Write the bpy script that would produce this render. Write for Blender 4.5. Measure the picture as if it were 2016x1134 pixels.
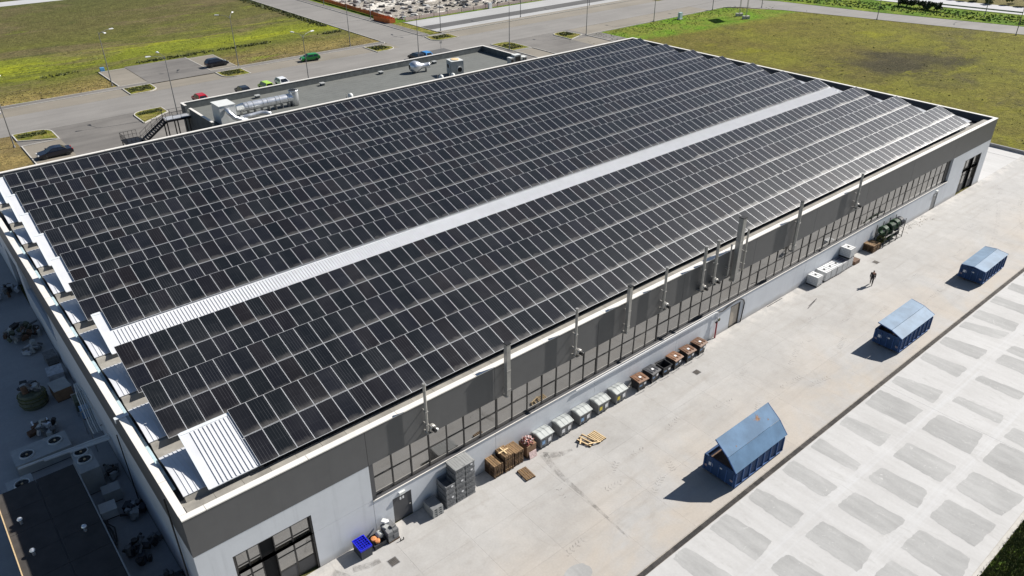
import bpy, math, random
from mathutils import Vector, Matrix
random.seed(7)
S = bpy.context.scene
for o in list(bpy.data.objects):
    bpy.data.objects.remove(o)
COL = S.collection
rad = math.radians
PI = math.pi

# ------------------------------------------------------------------ camera, sky, sun, exposure
CAM = Vector((-5.0717, -33.1908, 39.6883)); YAW, PIT, ROL = 0.872070, 0.526678, -0.0040817
F = Vector((math.cos(YAW)*math.cos(PIT), math.sin(YAW)*math.cos(PIT), -math.sin(PIT)))
Rt = Vector((math.sin(YAW), -math.cos(YAW), 0)); Up = Rt.cross(F)
R2 = math.cos(ROL)*Rt + math.sin(ROL)*Up; U2 = -math.sin(ROL)*Rt + math.cos(ROL)*Up
cd = bpy.data.cameras.new('camera'); cam = bpy.data.objects.new('camera', cd); COL.objects.link(cam)
M = Matrix((R2, U2, -F)).transposed().to_4x4(); M.translation = CAM; cam.matrix_world = M
cd.sensor_width = 36.0; cd.lens = 36.0*1504.173/2016.0; cd.clip_start = 0.5; cd.clip_end = 6000
S.camera = cam
SUN_EL, SUN_AZ = rad(38.5), rad(-9.5)       # azimuth measured from +X towards +Y
SD = Vector((math.cos(SUN_AZ)*math.cos(SUN_EL), math.sin(SUN_AZ)*math.cos(SUN_EL), math.sin(SUN_EL)))
W = bpy.data.worlds.new('World'); S.world = W; W.use_nodes = True
wn = W.node_tree; bg = wn.nodes['Background']
sky = wn.nodes.new('ShaderNodeTexSky'); sky.sky_type = 'NISHITA'; sky.sun_disc = False
sky.sun_elevation = SUN_EL; sky.sun_rotation = math.atan2(SD.x, SD.y)
sky.air_density = 1.0; sky.dust_density = 0.5; sky.ozone_density = 2.5
wn.links.new(sky.outputs[0], bg.inputs[0]); bg.inputs[1].default_value = 0.05
sl = bpy.data.lights.new('sun', 'SUN'); sl.energy = 5.0; sl.angle = rad(0.53); sl.color = (1.0, 0.955, 0.89)
sun = bpy.data.objects.new('sun', sl); COL.objects.link(sun); sun.location = (60, -40, 120)
sun.rotation_euler = SD.to_track_quat('Z', 'Y').to_euler()
S.view_settings.view_transform = 'Standard'; S.view_settings.look = 'None'
S.view_settings.exposure = 0.62; S.view_settings.gamma = 1.0; S.view_settings.use_curve_mapping = False
S.render.engine = 'CYCLES'

# ------------------------------------------------------------------ material helpers
def new_mat(name):
    m = bpy.data.materials.new(name); m.use_nodes = True
    return m, m.node_tree, m.node_tree.nodes['Principled BSDF']
def nd(nt, typ, ins=None, **props):
    n = nt.nodes.new(typ)
    for k, v in props.items(): setattr(n, k, v)
    for k, v in (ins or {}).items():
        if isinstance(v, bpy.types.NodeSocket): nt.links.new(v, n.inputs[k])
        else: n.inputs[k].default_value = v
    return n
def c4(c): return (c[0], c[1], c[2], 1.0)
def mix(nt, fac, a, b, blend='MIX'):
    n = nt.nodes.new('ShaderNodeMix'); n.data_type = 'RGBA'; n.blend_type = blend
    for i, v in ((0, fac), (6, a), (7, b)):
        if isinstance(v, bpy.types.NodeSocket): nt.links.new(v, n.inputs[i])
        elif i == 0: n.inputs[0].default_value = v
        else: n.inputs[i].default_value = c4(v)
    return n.outputs[2]
def mth(nt, op, a, b=0.0, clamp=False):
    n = nt.nodes.new('ShaderNodeMath'); n.operation = op; n.use_clamp = clamp
    for i, v in ((0, a), (1, b)):
        if isinstance(v, bpy.types.NodeSocket): nt.links.new(v, n.inputs[i])
        else: n.inputs[i].default_value = v
    return n.outputs[0]
def ramp(nt, fac, stops):
    n = nt.nodes.new('ShaderNodeValToRGB'); e = n.color_ramp.elements
    while len(e) < len(stops): e.new(0.5)
    for el, (p, c) in zip(e, stops):
        el.position = p; el.color = c4(c) if not isinstance(c, (int, float)) else (c, c, c, 1)
    nt.links.new(fac, n.inputs[0]); return n.outputs[0]
def step(nt, v, lo, hi):
    n = nd(nt, 'ShaderNodeMapRange', {0: v, 1: lo, 2: hi, 3: 0.0, 4: 1.0}); n.clamp = True
    n.interpolation_type = 'SMOOTHSTEP'; return n.outputs[0]
def pos(nt): return nd(nt, 'ShaderNodeNewGeometry').outputs['Position']
def objc(nt): return nd(nt, 'ShaderNodeTexCoord').outputs['Object']
def rnd(nt): return nd(nt, 'ShaderNodeObjectInfo').outputs['Random']
def sxyz(nt, v): n = nd(nt, 'ShaderNodeSeparateXYZ', {0: v}); return n.outputs[0], n.outputs[1], n.outputs[2]
def noise(nt, vec, scale, detail=4, rough=0.55, dist=0.0):
    return nd(nt, 'ShaderNodeTexNoise', {'Vector': vec, 'Scale': scale, 'Detail': detail, 'Roughness': rough, 'Distortion': dist}).outputs[0]
def smap(nt, vec, sc): return nd(nt, 'ShaderNodeMapping', {'Vector': vec, 'Scale': sc}).outputs[0]
def bump(nt, bsdf, h, strength=0.3, dist=0.02):
    n = nd(nt, 'ShaderNodeBump', {'Height': h, 'Strength': strength, 'Distance': dist}); nt.links.new(n.outputs[0], bsdf.inputs['Normal'])
def setc(nt, b, c): nt.links.new(c, b.inputs['Base Color'])

def plain(name, col, rough=0.6, metal=0.0, var=0.12, scale=2.0, spec=0.5, ovar=0.0, dirt=0.0, dirtc=(0.12, 0.10, 0.08), streak=0.0):
    m, nt, b = new_mat(name)
    b.inputs['Roughness'].default_value = rough; b.inputs['Metallic'].default_value = metal
    b.inputs['Specular IOR Level'].default_value = spec
    p = pos(nt); n1 = noise(nt, p, scale, 5, 0.6)
    k = ramp(nt, n1, [(0.3, 1-var), (0.7, 1+var)])
    c = mix(nt, 1.0, col, k, 'MULTIPLY')
    if ovar: c = mix(nt, 1.0, c, ramp(nt, rnd(nt), [(0, 1-ovar), (1, 1+ovar)]), 'MULTIPLY')
    if dirt:
        d = step(nt, noise(nt, p, scale*2.7, 6, 0.7, 0.6), 0.52, 0.72)
        c = mix(nt, mth(nt, 'MULTIPLY', d, dirt), c, dirtc)
    if streak:
        sk = step(nt, noise(nt, smap(nt, p, (2.2, 2.2, 0.13)), 1.0, 6, 0.7), 0.50, 0.75); c = mix(nt, mth(nt, 'MULTIPLY', sk, streak), c, tuple(q*0.55 for q in col))
        z_ = sxyz(nt, p)[2]; ft = mth(nt, 'MULTIPLY', step(nt, mth(nt, 'ADD', z_, mth(nt, 'MULTIPLY', n1, -0.9)), 0.25, -0.35), 0.55); c = mix(nt, ft, c, (0.32, 0.30, 0.27))
    setc(nt, b, c); return m

MT = {}
def P(key, *a, **k): MT[key] = plain(key, *a, **k); return MT[key]
P('facade_white', (0.59, 0.61, 0.64), 0.6, var=0.05, scale=0.5, dirt=0.12, dirtc=(0.40, 0.41, 0.43), streak=0.22)
P('facade_grey', (0.098, 0.098, 0.10), 0.55, var=0.07, scale=0.8, ovar=0.07, streak=0.18)
P('coping_white', (0.72, 0.69, 0.64), 0.5, var=0.06, scale=1.3, dirt=0.12, dirtc=(0.4, 0.36, 0.3))
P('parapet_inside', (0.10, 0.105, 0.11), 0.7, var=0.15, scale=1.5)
P('roof_concrete', (0.27, 0.255, 0.225), 0.85, var=0.22, scale=1.1, dirt=0.35, dirtc=(0.16, 0.145, 0.12), ovar=0.08)
P('sheet_white', (0.60, 0.61, 0.63), 0.38, var=0.05, scale=1.0, dirt=0.10, dirtc=(0.45, 0.43, 0.38))
P('flashing', (0.62, 0.65, 0.67), 0.35, var=0.08, scale=1.5, dirt=0.15, dirtc=(0.4, 0.4, 0.36))
P('tray_metal', (0.42, 0.54, 0.57), 0.45, var=0.1, scale=2.0)
P('galvanised', (0.36, 0.35, 0.33), 0.45, 0.35, var=0.14, scale=3.0, dirt=0.2, dirtc=(0.2, 0.18, 0.15))
P('pole_grey', (0.20, 0.20, 0.20), 0.5, 0.3, var=0.1)
P('duct_metal', (0.74, 0.75, 0.77), 0.30, 0.7, var=0.12, scale=2.0)
P('unit_white', (0.62, 0.63, 0.61), 0.5, var=0.06, dirt=0.2, dirtc=(0.35, 0.33, 0.28))
P('unit_grey', (0.38, 0.39, 0.38), 0.55, var=0.1, dirt=0.2)
P('frame_dark', (0.035, 0.033, 0.032), 0.5, var=0.1)
P('black', (0.008, 0.008, 0.009), 0.6, var=0.2)
P('interior_dark', (0.012, 0.012, 0.013), 0.9, var=0.1)
P('door_grey', (0.075, 0.075, 0.08), 0.5, var=0.06)
P('kerb_stone', (0.46, 0.44, 0.40), 0.85, var=0.12, scale=1.5, dirt=0.25, dirtc=(0.25, 0.22, 0.17))
P('low_wall', (0.24, 0.24, 0.245), 0.85, var=0.15, scale=0.8, dirt=0.3)
P('annex_roof', (0.135, 0.14, 0.13), 0.8, var=0.10, scale=0.6, dirt=0.25, dirtc=(0.085, 0.09, 0.085))
P('annex_wall', (0.11, 0.12, 0.12), 0.75, var=0.25, scale=1.2, dirt=0.4, dirtc=(0.05, 0.055, 0.055))
P('steel_black', (0.012, 0.012, 0.015), 0.5, var=0.2)
P('steel_deck', (0.42, 0.43, 0.45), 0.5, 0.2, var=0.1)
P('plastic_grey', (0.165, 0.17, 0.175), 0.55, var=0.12, scale=4, ovar=0.12, dirt=0.2)
P('plastic_grey_lid', (0.30, 0.305, 0.30), 0.5, var=0.08, scale=3, ovar=0.06)
P('plastic_dark', (0.03, 0.035, 0.045), 0.5, var=0.2, ovar=0.15)
P('bin_grey', (0.20, 0.20, 0.20), 0.5, var=0.15, scale=3, ovar=0.1, dirt=0.25)
P('bin_lid_silver', (0.42, 0.44, 0.43), 0.42, 0.15, var=0.1, scale=2, ovar=0.08, dirt=0.2, dirtc=(0.25, 0.25, 0.23))
P('bin_black', (0.022, 0.022, 0.024), 0.45, var=0.2, scale=4, dirt=0.25, dirtc=(0.09, 0.08, 0.05))
P('bin_brown', (0.17, 0.085, 0.045), 0.5, var=0.15, scale=3, ovar=0.25, dirt=0.2)
P('bin_lid_dark', (0.05, 0.052, 0.058), 0.45, var=0.12)
P('sticker_white', (0.72, 0.72, 0.72), 0.5, var=0.1, scale=9)
P('sticker_yellow', (0.62, 0.50, 0.06), 0.5, var=0.1)
P('sticker_blue', (0.22, 0.36, 0.55), 0.5, var=0.5, scale=14)
P('pallet_wood', (0.27, 0.17, 0.085), 0.8, var=0.3, scale=5, ovar=0.32, dirt=0.4, dirtc=(0.12, 0.075, 0.04))
P('pallet_fresh', (0.62, 0.46, 0.26), 0.75, var=0.18, scale=5, ovar=0.15, dirt=0.25, dirtc=(0.3, 0.19, 0.09))
P('pallet_base', (0.085, 0.05, 0.028), 0.85, var=0.35, scale=6, ovar=0.3)
P('cardboard', (0.22, 0.13, 0.075), 0.85, var=0.2, scale=4)
P('scrap_red', (0.26, 0.06, 0.05), 0.6, var=0.6, scale=9, ovar=0.5)
P('scrap_pale', (0.55, 0.42, 0.40), 0.6, var=0.4, scale=9)
P('copper', (0.62, 0.26, 0.10), 0.5, 0.3, var=0.3, scale=8)
P('crate_blue', (0.005, 0.012, 0.55), 0.45, var=0.15, scale=6)
P('crate_bluedark', (0.003, 0.006, 0.22), 0.5, var=0.15, scale=6)
P('tank_white', (0.74, 0.75, 0.75), 0.4, var=0.06, scale=4, ovar=0.04)
P('cage_metal', (0.45, 0.45, 0.45), 0.45, 0.3, var=0.1)
P('tank_dark', (0.03, 0.03, 0.07), 0.4, var=0.3)
P('coil_green', (0.012, 0.045, 0.016), 0.5, var=0.35, scale=4, ovar=0.3)
P('coil_olive', (0.07, 0.075, 0.015), 0.6, var=0.3, scale=4)
P('rack_dark', (0.05, 0.05, 0.048), 0.6, var=0.2)
P('rust_brown', (0.11, 0.06, 0.035), 0.8, var=0.35, scale=5)
P('rust_orange', (0.24, 0.14, 0.085), 0.85, var=0.4, scale=6)
P('pipe_red', (0.30, 0.02, 0.03), 0.5, var=0.15)
P('pipe_white', (0.66, 0.66, 0.66), 0.4, var=0.06)
P('cable_black', (0.012, 0.012, 0.014), 0.6, var=0.1)
P('door_beige', (0.36, 0.31, 0.25), 0.3, var=0.2, scale=2)
P('shed_roof', (0.05, 0.044, 0.04), 0.85, var=0.25, scale=1.0, dirt=0.35, dirtc=(0.035, 0.033, 0.032))
P('scrap_grey', (0.16, 0.16, 0.16), 0.6, 0.2, var=0.4, scale=4)
P('scrap_olive', (0.10, 0.11, 0.07), 0.7, var=0.4, scale=3)
P('bag_white', (0.45, 0.47, 0.5), 0.7, var=0.3, scale=4)
P('grate_metal', (0.085, 0.075, 0.066), 0.7, 0.2, var=0.4, scale=3, ovar=0.35)
P('drain_stone', (0.34, 0.31, 0.27), 0.85, var=0.25, scale=3)
P('orange_net', (0.62, 0.15, 0.03), 0.7, var=0.3, scale=2, ovar=0.2)
P('skin', (0.42, 0.24, 0.17), 0.6, var=0.05)
P('clothes_black', (0.014, 0.014, 0.017), 0.8, var=0.2)
P('clothes_dark', (0.025, 0.022, 0.024), 0.8, var=0.2)
P('tyre', (0.015, 0.015, 0.016), 0.8, var=0.1)
P('rim', (0.40, 0.41, 0.42), 0.3, 0.7, var=0.1)
P('car_glass', (0.012, 0.014, 0.018), 0.06, var=0.05, spec=1.0)
P('lamp_clear', (0.75, 0.75, 0.75), 0.2, var=0.05)
P('tail_red', (0.45, 0.02, 0.02), 0.3, var=0.05)
P('lamp_head', (0.78, 0.78, 0.78), 0.35, var=0.04)
P('sign_blue', (0.10, 0.30, 0.55), 0.5, var=0.1)
P('rubble', (0.22, 0.205, 0.19), 0.9, var=0.4, scale=0.7)
P('rubble_white', (0.45, 0.44, 0.42), 0.85, var=0.2, scale=1)
P('rubble_dark', (0.05, 0.048, 0.046), 0.9, var=0.3, scale=1)
P('bark', (0.08, 0.06, 0.04), 0.9, var=0.2)
for nm, col in (('navy', (0.008, 0.010, 0.022)), ('night', (0.006, 0.008, 0.016)), ('charcoal', (0.016, 0.018, 0.026)), ('red', (0.42, 0.012, 0.02)),
                ('lime', (0.40, 0.62, 0.07)), ('white', (0.72, 0.73, 0.74)), ('green', (0.015, 0.22, 0.035)), ('skyblue', (0.05, 0.24, 0.55))):
    m = P('paint_'+nm, col, 0.22, var=0.03); b = m.node_tree.nodes['Principled BSDF']
    b.inputs['Coat Weight'].default_value = 0.15; b.inputs['Coat Roughness'].default_value = 0.06

def leaf_mat(name, cols):
    m, nt, b = new_mat(name); b.inputs['Roughness'].default_value = 0.7
    p = pos(nt); n = noise(nt, p, 1.6, 4); n2 = noise(nt, p, 0.25, 3)
    c = ramp(nt, mth(nt, 'ADD', mth(nt, 'MULTIPLY', n, 0.55), mth(nt, 'MULTIPLY', n2, 0.45)), [(0.3, cols[0]), (0.5, cols[1]), (0.7, cols[2])])
    setc(nt, b, c); MT[name] = m; return m
leaf_mat('leaf_dark', ((0.018, 0.030, 0.010), (0.03, 0.05, 0.014), (0.055, 0.085, 0.02)))
leaf_mat('leaf_bright', ((0.045, 0.09, 0.012), (0.085, 0.14, 0.018), (0.15, 0.20, 0.03)))
leaf_mat('leaf_mid', ((0.04, 0.055, 0.012), (0.075, 0.09, 0.018), (0.13, 0.14, 0.03)))
leaf_mat('leaf_dry', ((0.09, 0.075, 0.03), (0.15, 0.125, 0.05), (0.24, 0.19, 0.08)))

# glass of the facade: dark, strongly reflecting
def glass_mat():
    m, nt, b = new_mat('facade_glass'); r = rnd(nt)
    c = mix(nt, r, (0.030, 0.028, 0.024), (0.075, 0.068, 0.056))
    setc(nt, b, c); b.inputs['Roughness'].default_value = 0.045; b.inputs['IOR'].default_value = 3.9
    n = noise(nt, pos(nt), 0.9, 2); bump(nt, b, n, 0.05, 0.02); MT['facade_glass'] = m
glass_mat()

# solar glass: fine bright cell lines, dust along the low edge
def solar_mat():
    m, nt, b = new_mat('solar_glass'); oc = objc(nt); x, y, z = sxyz(nt, oc); r = rnd(nt)
    base = ramp(nt, r, [(0.0, (0.0050, 0.0062, 0.0072)), (0.35, (0.0070, 0.0082, 0.0088)), (0.6, (0.0075, 0.0078, 0.0110)), (0.85, (0.0100, 0.0080, 0.0078)), (1.0, (0.0058, 0.0066, 0.0088))])
    fx = mth(nt, 'FRACT', mth(nt, 'MULTIPLY', mth(nt, 'ADD', x, 0.555), 5.405))   # six cell columns
    ln = mth(nt, 'LESS_THAN', mth(nt, 'ABSOLUTE', mth(nt, 'SUBTRACT', fx, 0.5)), 0.055)
    fb = mth(nt, 'FRACT', mth(nt, 'MULTIPLY', mth(nt, 'ADD', x, 0.555), 27.0))
    bus = mth(nt, 'LESS_THAN', fb, 0.16)
    strong = step(nt, noise(nt, smap(nt, pos(nt), (0.9, 0.25, 0.25)), 1.0, 2), 0.45, 0.6)
    c = mix(nt, mth(nt, 'MULTIPLY', bus, 0.14), base, (0.040, 0.042, 0.047))
    c = mix(nt, mth(nt, 'MULTIPLY', ln, mth(nt, 'ADD', 0.07, mth(nt, 'MULTIPLY', strong, 0.20))), c, (0.15, 0.15, 0.155))
    hl = mth(nt, 'LESS_THAN', mth(nt, 'ABSOLUTE', y), 0.006); c = mix(nt, mth(nt, 'MULTIPLY', hl, 0.35), c, (0.06, 0.06, 0.065))
    dn = noise(nt, pos(nt), 1.1, 5, 0.65); dy = step(nt, mth(nt, 'ADD', y, mth(nt, 'MULTIPLY', mth(nt, 'SUBTRACT', dn, 0.5), 0.9)), -0.62, -1.12)
    dust = mth(nt, 'MULTIPLY', dy, step(nt, noise(nt, pos(nt), 0.33, 3), 0.25, 0.6))
    c = mix(nt, mth(nt, 'MULTIPLY', dust, 0.40), c, (0.15, 0.14, 0.13)); film = step(nt, noise(nt, pos(nt), 0.22, 5, 0.65, 0.4), 0.40, 0.70); c = mix(nt, mth(nt, 'MULTIPLY', film, 0.055), c, (0.16, 0.16, 0.165))
    setc(nt, b, c)
    nt.links.new(mth(nt, 'ADD', 0.235, mth(nt, 'MULTIPLY', dust, 0.22)), b.inputs['Roughness'])
    b.inputs['IOR'].default_value = 1.5; MT['solar_glass'] = m
solar_mat()
P('solar_frame', (0.60, 0.61, 0.62), 0.4, 0.25, var=0.05)

# blue skip paint
def skip_mat(name, col, rust):
    m, nt, b = new_mat(name); p = pos(nt); b.inputs['Roughness'].default_value = 0.62; b.inputs['Specular IOR Level'].default_value = 0.3
    n = noise(nt, p, 0.8, 5, 0.6); c = mix(nt, step(nt, n, 0.3, 0.75), tuple(k*0.85 for k in col), tuple(min(1, k*1.18) for k in col))
    st = step(nt, noise(nt, smap(nt, p, (1.2, 6, 6)), 1.0, 6, 0.7, 0.4), 0.60, 0.72)
    c = mix(nt, mth(nt, 'MULTIPLY', st, 0.35), c, tuple(k*0.4 for k in col))
    ru = step(nt, noise(nt, p, 1.6, 7, 0.75, 0.8), 0.64, 0.70)
    c = mix(nt, mth(nt, 'MULTIPLY', ru, rust), c, (0.30, 0.15, 0.07))
    setc(nt, b, c); MT[name] = m
skip_mat('skip_lid', (0.095, 0.172, 0.275), 0.8)
skip_mat('skip_lid_pale', (0.155, 0.23, 0.32), 0.5)
skip_mat('skip_body', (0.024, 0.062, 0.150), 0.5)
skip_mat('skip_rib', (0.045, 0.10, 0.24), 0.4)

# ---- ground materials
def yard_mat():
    m, nt, b = new_mat('yard_concrete'); p = pos(nt); x, y, z = sxyz(nt, p); b.inputs['Roughness'].default_value = 0.8
    n1 = noise(nt, p, 0.16, 6, 0.6); n2 = noise(nt, p, 0.9, 6, 0.65); n3 = noise(nt, p, 7.0, 4, 0.6)
    c = ramp(nt, mth(nt, 'ADD', mth(nt, 'MULTIPLY', n1, 0.6), mth(nt, 'MULTIPLY', n2, 0.4)), [(0.32, (0.315, 0.303, 0.288)), (0.5, (0.372, 0.362, 0.347)), (0.68, (0.425, 0.416, 0.402))])
    tan = mth(nt, 'MULTIPLY', step(nt, mth(nt, 'ADD', y, mth(nt, 'MULTIPLY', n1, -9.0)), -8.0, -16.5), step(nt, noise(nt, p, 0.13, 6, 0.65, 0.8), 0.34, 0.62))
    c = mix(nt, mth(nt, 'MULTIPLY', tan, 0.62), c, (0.425, 0.365, 0.295))
    str_ = noise(nt, smap(nt, p, (0.10, 1.1, 1)), 1.0, 5, 0.6, 0.5); c = mix(nt, mth(nt, 'MULTIPLY', step(nt, str_, 0.48, 0.74), 0.36), c, (0.29, 0.265, 0.235))
    sp = mth(nt, 'MULTIPLY', step(nt, noise(nt, p, 2.2, 7, 0.8, 0.5), 0.63, 0.70), step(nt, noise(nt, p, 0.22, 3), 0.48, 0.62)); c = mix(nt, mth(nt, 'MULTIPLY', sp, 0.5), c, (0.15, 0.14, 0.13)); big = step(nt, noise(nt, p, 0.35, 7, 0.7, 1.2), 0.54, 0.70); c = mix(nt, mth(nt, 'MULTIPLY', big, 0.30), c, (0.26, 0.235, 0.205))
    ed = mth(nt, 'MULTIPLY', step(nt, y, -1.6, -0.2), step(nt, n2, 0.42, 0.6)); c = mix(nt, mth(nt, 'MULTIPLY', ed, 0.5), c, (0.52, 0.49, 0.45))
    c = mix(nt, 1.0, c, ramp(nt, n3, [(0.3, 0.95), (0.7, 1.05)]), 'MULTIPLY')
    c = mix(nt, 1.0, c, ramp(nt, rnd(nt), [(0, 0.975), (1, 1.025)]), 'MULTIPLY')
    bump(nt, b, n3, 0.12, 0.01); setc(nt, b, c); MT['yard_concrete'] = m
yard_mat()
def slab_mat():
    m, nt, b = new_mat('washed_concrete'); p = pos(nt); b.inputs['Roughness'].default_value = 0.8
    n1 = noise(nt, p, 0.22, 5, 0.6); n2 = noise(nt, smap(nt, p, (1.4, 0.2, 1)), 1.0, 5, 0.6); n3 = noise(nt, p, 5, 4)
    c = ramp(nt, mth(nt, 'ADD', mth(nt, 'MULTIPLY', n1, 0.5), mth(nt, 'MULTIPLY', n2, 0.5)), [(0.35, (0.405, 0.397, 0.385)), (0.65, (0.485, 0.48, 0.47))])
    yy = sxyz(nt, p)[1]; ln_ = noise(nt, smap(nt, p, (0.06, 2.4, 1)), 1.0, 6, 0.65, 0.3)
    lane = mth(nt, 'MAXIMUM', mth(nt, 'SUBTRACT', 1.0, mth(nt, 'DIVIDE', mth(nt, 'ABSOLUTE', mth(nt, 'ADD', yy, 18.0)), 0.8), True), mth(nt, 'SUBTRACT', 1.0, mth(nt, 'DIVIDE', mth(nt, 'ABSOLUTE', mth(nt, 'ADD', yy, 22.5)), 0.9), True))
    c = mix(nt, mth(nt, 'MULTIPLY', lane, mth(nt, 'MULTIPLY', step(nt, ln_, 0.40, 0.66), 0.5)), c, (0.51, 0.515, 0.52))
    c = mix(nt, mth(nt, 'MULTIPLY', step(nt, noise(nt, smap(nt, p, (0.9, 0.35, 1)), 1.0, 6, 0.7, 2.0), 0.56, 0.66), 0.45), c, (0.375, 0.367, 0.352))
    c = mix(nt, 1.0, c, ramp(nt, n3, [(0.3, 0.97), (0.7, 1.03)]), 'MULTIPLY'); setc(nt, b, c); MT['washed_concrete'] = m
    m, nt, b = new_mat('unwashed_patch'); p = pos(nt); b.inputs['Roughness'].default_value = 0.85
    n1 = noise(nt, smap(nt, p, (1.6, 0.3, 1)), 1.0, 6, 0.65); n3 = noise(nt, p, 6, 4)
    c = ramp(nt, n1, [(0.3, (0.300, 0.298, 0.290)), (0.7, (0.385, 0.382, 0.372))])
    c = mix(nt, step(nt, noise(nt, p, 1.2, 7, 0.75, 2.0), 0.60, 0.66), c, (0.45, 0.445, 0.43)); c = mix(nt, 1.0, c, ramp(nt, noise(nt, p, 0.21, 3), [(0.3, 0.88), (0.7, 1.12)]), 'MULTIPLY')
    c = mix(nt, 1.0, c, ramp(nt, n3, [(0.3, 0.96), (0.7, 1.04)]), 'MULTIPLY'); setc(nt, b, c); MT['unwashed_patch'] = m
slab_mat()
def asphalt(name, c0, c1, patch=0.3):
    m, nt, b = new_mat(name); p = pos(nt); b.inputs['Roughness'].default_value = 0.85
    n1 = noise(nt, p, 0.10, 5, 0.6); n2 = noise(nt, smap(nt, p, (0.05, 0.7, 1)), 1.0, 5, 0.6); n3 = noise(nt, p, 4, 5, 0.7)
    c = ramp(nt, mth(nt, 'ADD', mth(nt, 'MULTIPLY', n1, 0.6), mth(nt, 'MULTIPLY', n2, 0.4)), [(0.35, c0), (0.65, c1)])
    ck = step(nt, noise(nt, p, 0.35, 7, 0.75, 1.2), 0.62, 0.70); c = mix(nt, mth(nt, 'MULTIPLY', ck, patch), c, tuple(k*0.5 for k in c0))
    c = mix(nt, 1.0, c, ramp(nt, n3, [(0.3, 0.92), (0.7, 1.08)]), 'MULTIPLY'); setc(nt, b, c); MT[name] = m
asphalt('asphalt_road', (0.178, 0.168, 0.155), (0.240, 0.227, 0.210), 0.4)
asphalt('asphalt_dark', (0.110, 0.102, 0.094), (0.195, 0.182, 0.166), 0.6)
asphalt('asphalt_lane', (0.07, 0.069, 0.068), (0.105, 0.103, 0.10), 0.3)
asphalt('paver_lane', (0.185, 0.165, 0.132), (0.245, 0.218, 0.178), 0.3)
asphalt('pale_parking', (0.33, 0.33, 0.325), (0.40, 0.40, 0.395), 0.2)
asphalt('highway', (0.38, 0.38, 0.385), (0.46, 0.46, 0.465), 0.1)
asphalt('side_concrete', (0.30, 0.30, 0.30), (0.37, 0.37, 0.37), 0.25)
asphalt('paver_red', (0.20, 0.125, 0.085), (0.25, 0.165, 0.115), 0.2)
def field_mat(name, fn):
    m, nt, b = new_mat(name); p = pos(nt); b.inputs['Roughness'].default_value = 0.95; b.inputs['Specular IOR Level'].default_value = 0.1
    c = mix(nt, 1.0, fn(nt, p, sxyz(nt, p)), (1.22, 1.20, 1.12), 'MULTIPLY'); f = noise(nt, p, 1.3, 6, 0.75); g = noise(nt, p, 0.28, 5, 0.7)
    c = mix(nt, 1.0, c, ramp(nt, f, [(0.28, 0.50), (0.5, 1.0), (0.72, 1.6)]), 'MULTIPLY')
    c = mix(nt, 1.0, c, ramp(nt, g, [(0.30, 0.74), (0.70, 1.25)]), 'MULTIPLY')
    bump(nt, b, mth(nt, 'ADD', f, g), 0.9, 0.35); setc(nt, b, c); MT[name] = m
def west(nt, p, q):
    x, y, z = q; n = noise(nt, smap(nt, p, (0.012, 0.035, 1)), 1.0, 5, 0.6); n2 = noise(nt, smap(nt, p, (0.03, 0.07, 1)), 1.0, 5, 0.65, 0.6)
    t = mth(nt, 'DIVIDE', mth(nt, 'ADD', mth(nt, 'SUBTRACT', y, 126.0), mth(nt, 'MULTIPLY', mth(nt, 'SUBTRACT', n, 0.5), 26.0)), 130.0)
    c = ramp(nt, t, [(0.0, (0.19, 0.145, 0.058)), (0.05, (0.155, 0.130, 0.044)), (0.11, (0.092, 0.100, 0.022)), (0.15, (0.100, 0.112, 0.020)), (0.20, (0.135, 0.155, 0.018)), (0.25, (0.130, 0.148, 0.020)), (0.30, (0.092, 0.096, 0.026)),
                     (0.5, (0.085, 0.080, 0.030)), (0.7, (0.078, 0.078, 0.028)), (1.0, (0.062, 0.070, 0.026))])
    yl = mth(nt, 'MULTIPLY', step(nt, noise(nt, smap(nt, p, (0.02, 0.16, 1)), 1.0, 6, 0.7, 0.7), 0.50, 0.64), mth(nt, 'MULTIPLY', step(nt, t, 0.10, 0.17), step(nt, t, 0.40, 0.26)))
    c = mix(nt, mth(nt, 'MULTIPLY', yl, 0.85), c, (0.215, 0.235, 0.015))
    br = step(nt, n2, 0.47, 0.62); c = mix(nt, mth(nt, 'MULTIPLY', br, 0.75), c, (0.110, 0.088, 0.050))
    dk = step(nt, noise(nt, smap(nt, p, (0.6, 1, 1)), 0.16, 7, 0.78, 0.6), 0.52, 0.66); c = mix(nt, mth(nt, 'MULTIPLY', dk, 0.6), c, (0.045, 0.055, 0.018))
    gr = step(nt, noise(nt, smap(nt, p, (0.04, 0.11, 1)), 1.0, 5, 0.65, 0.5), 0.58, 0.68); return mix(nt, mth(nt, 'MULTIPLY', gr, 0.65), c, (0.120, 0.150, 0.016))
field_mat('west_field', west)
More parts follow.
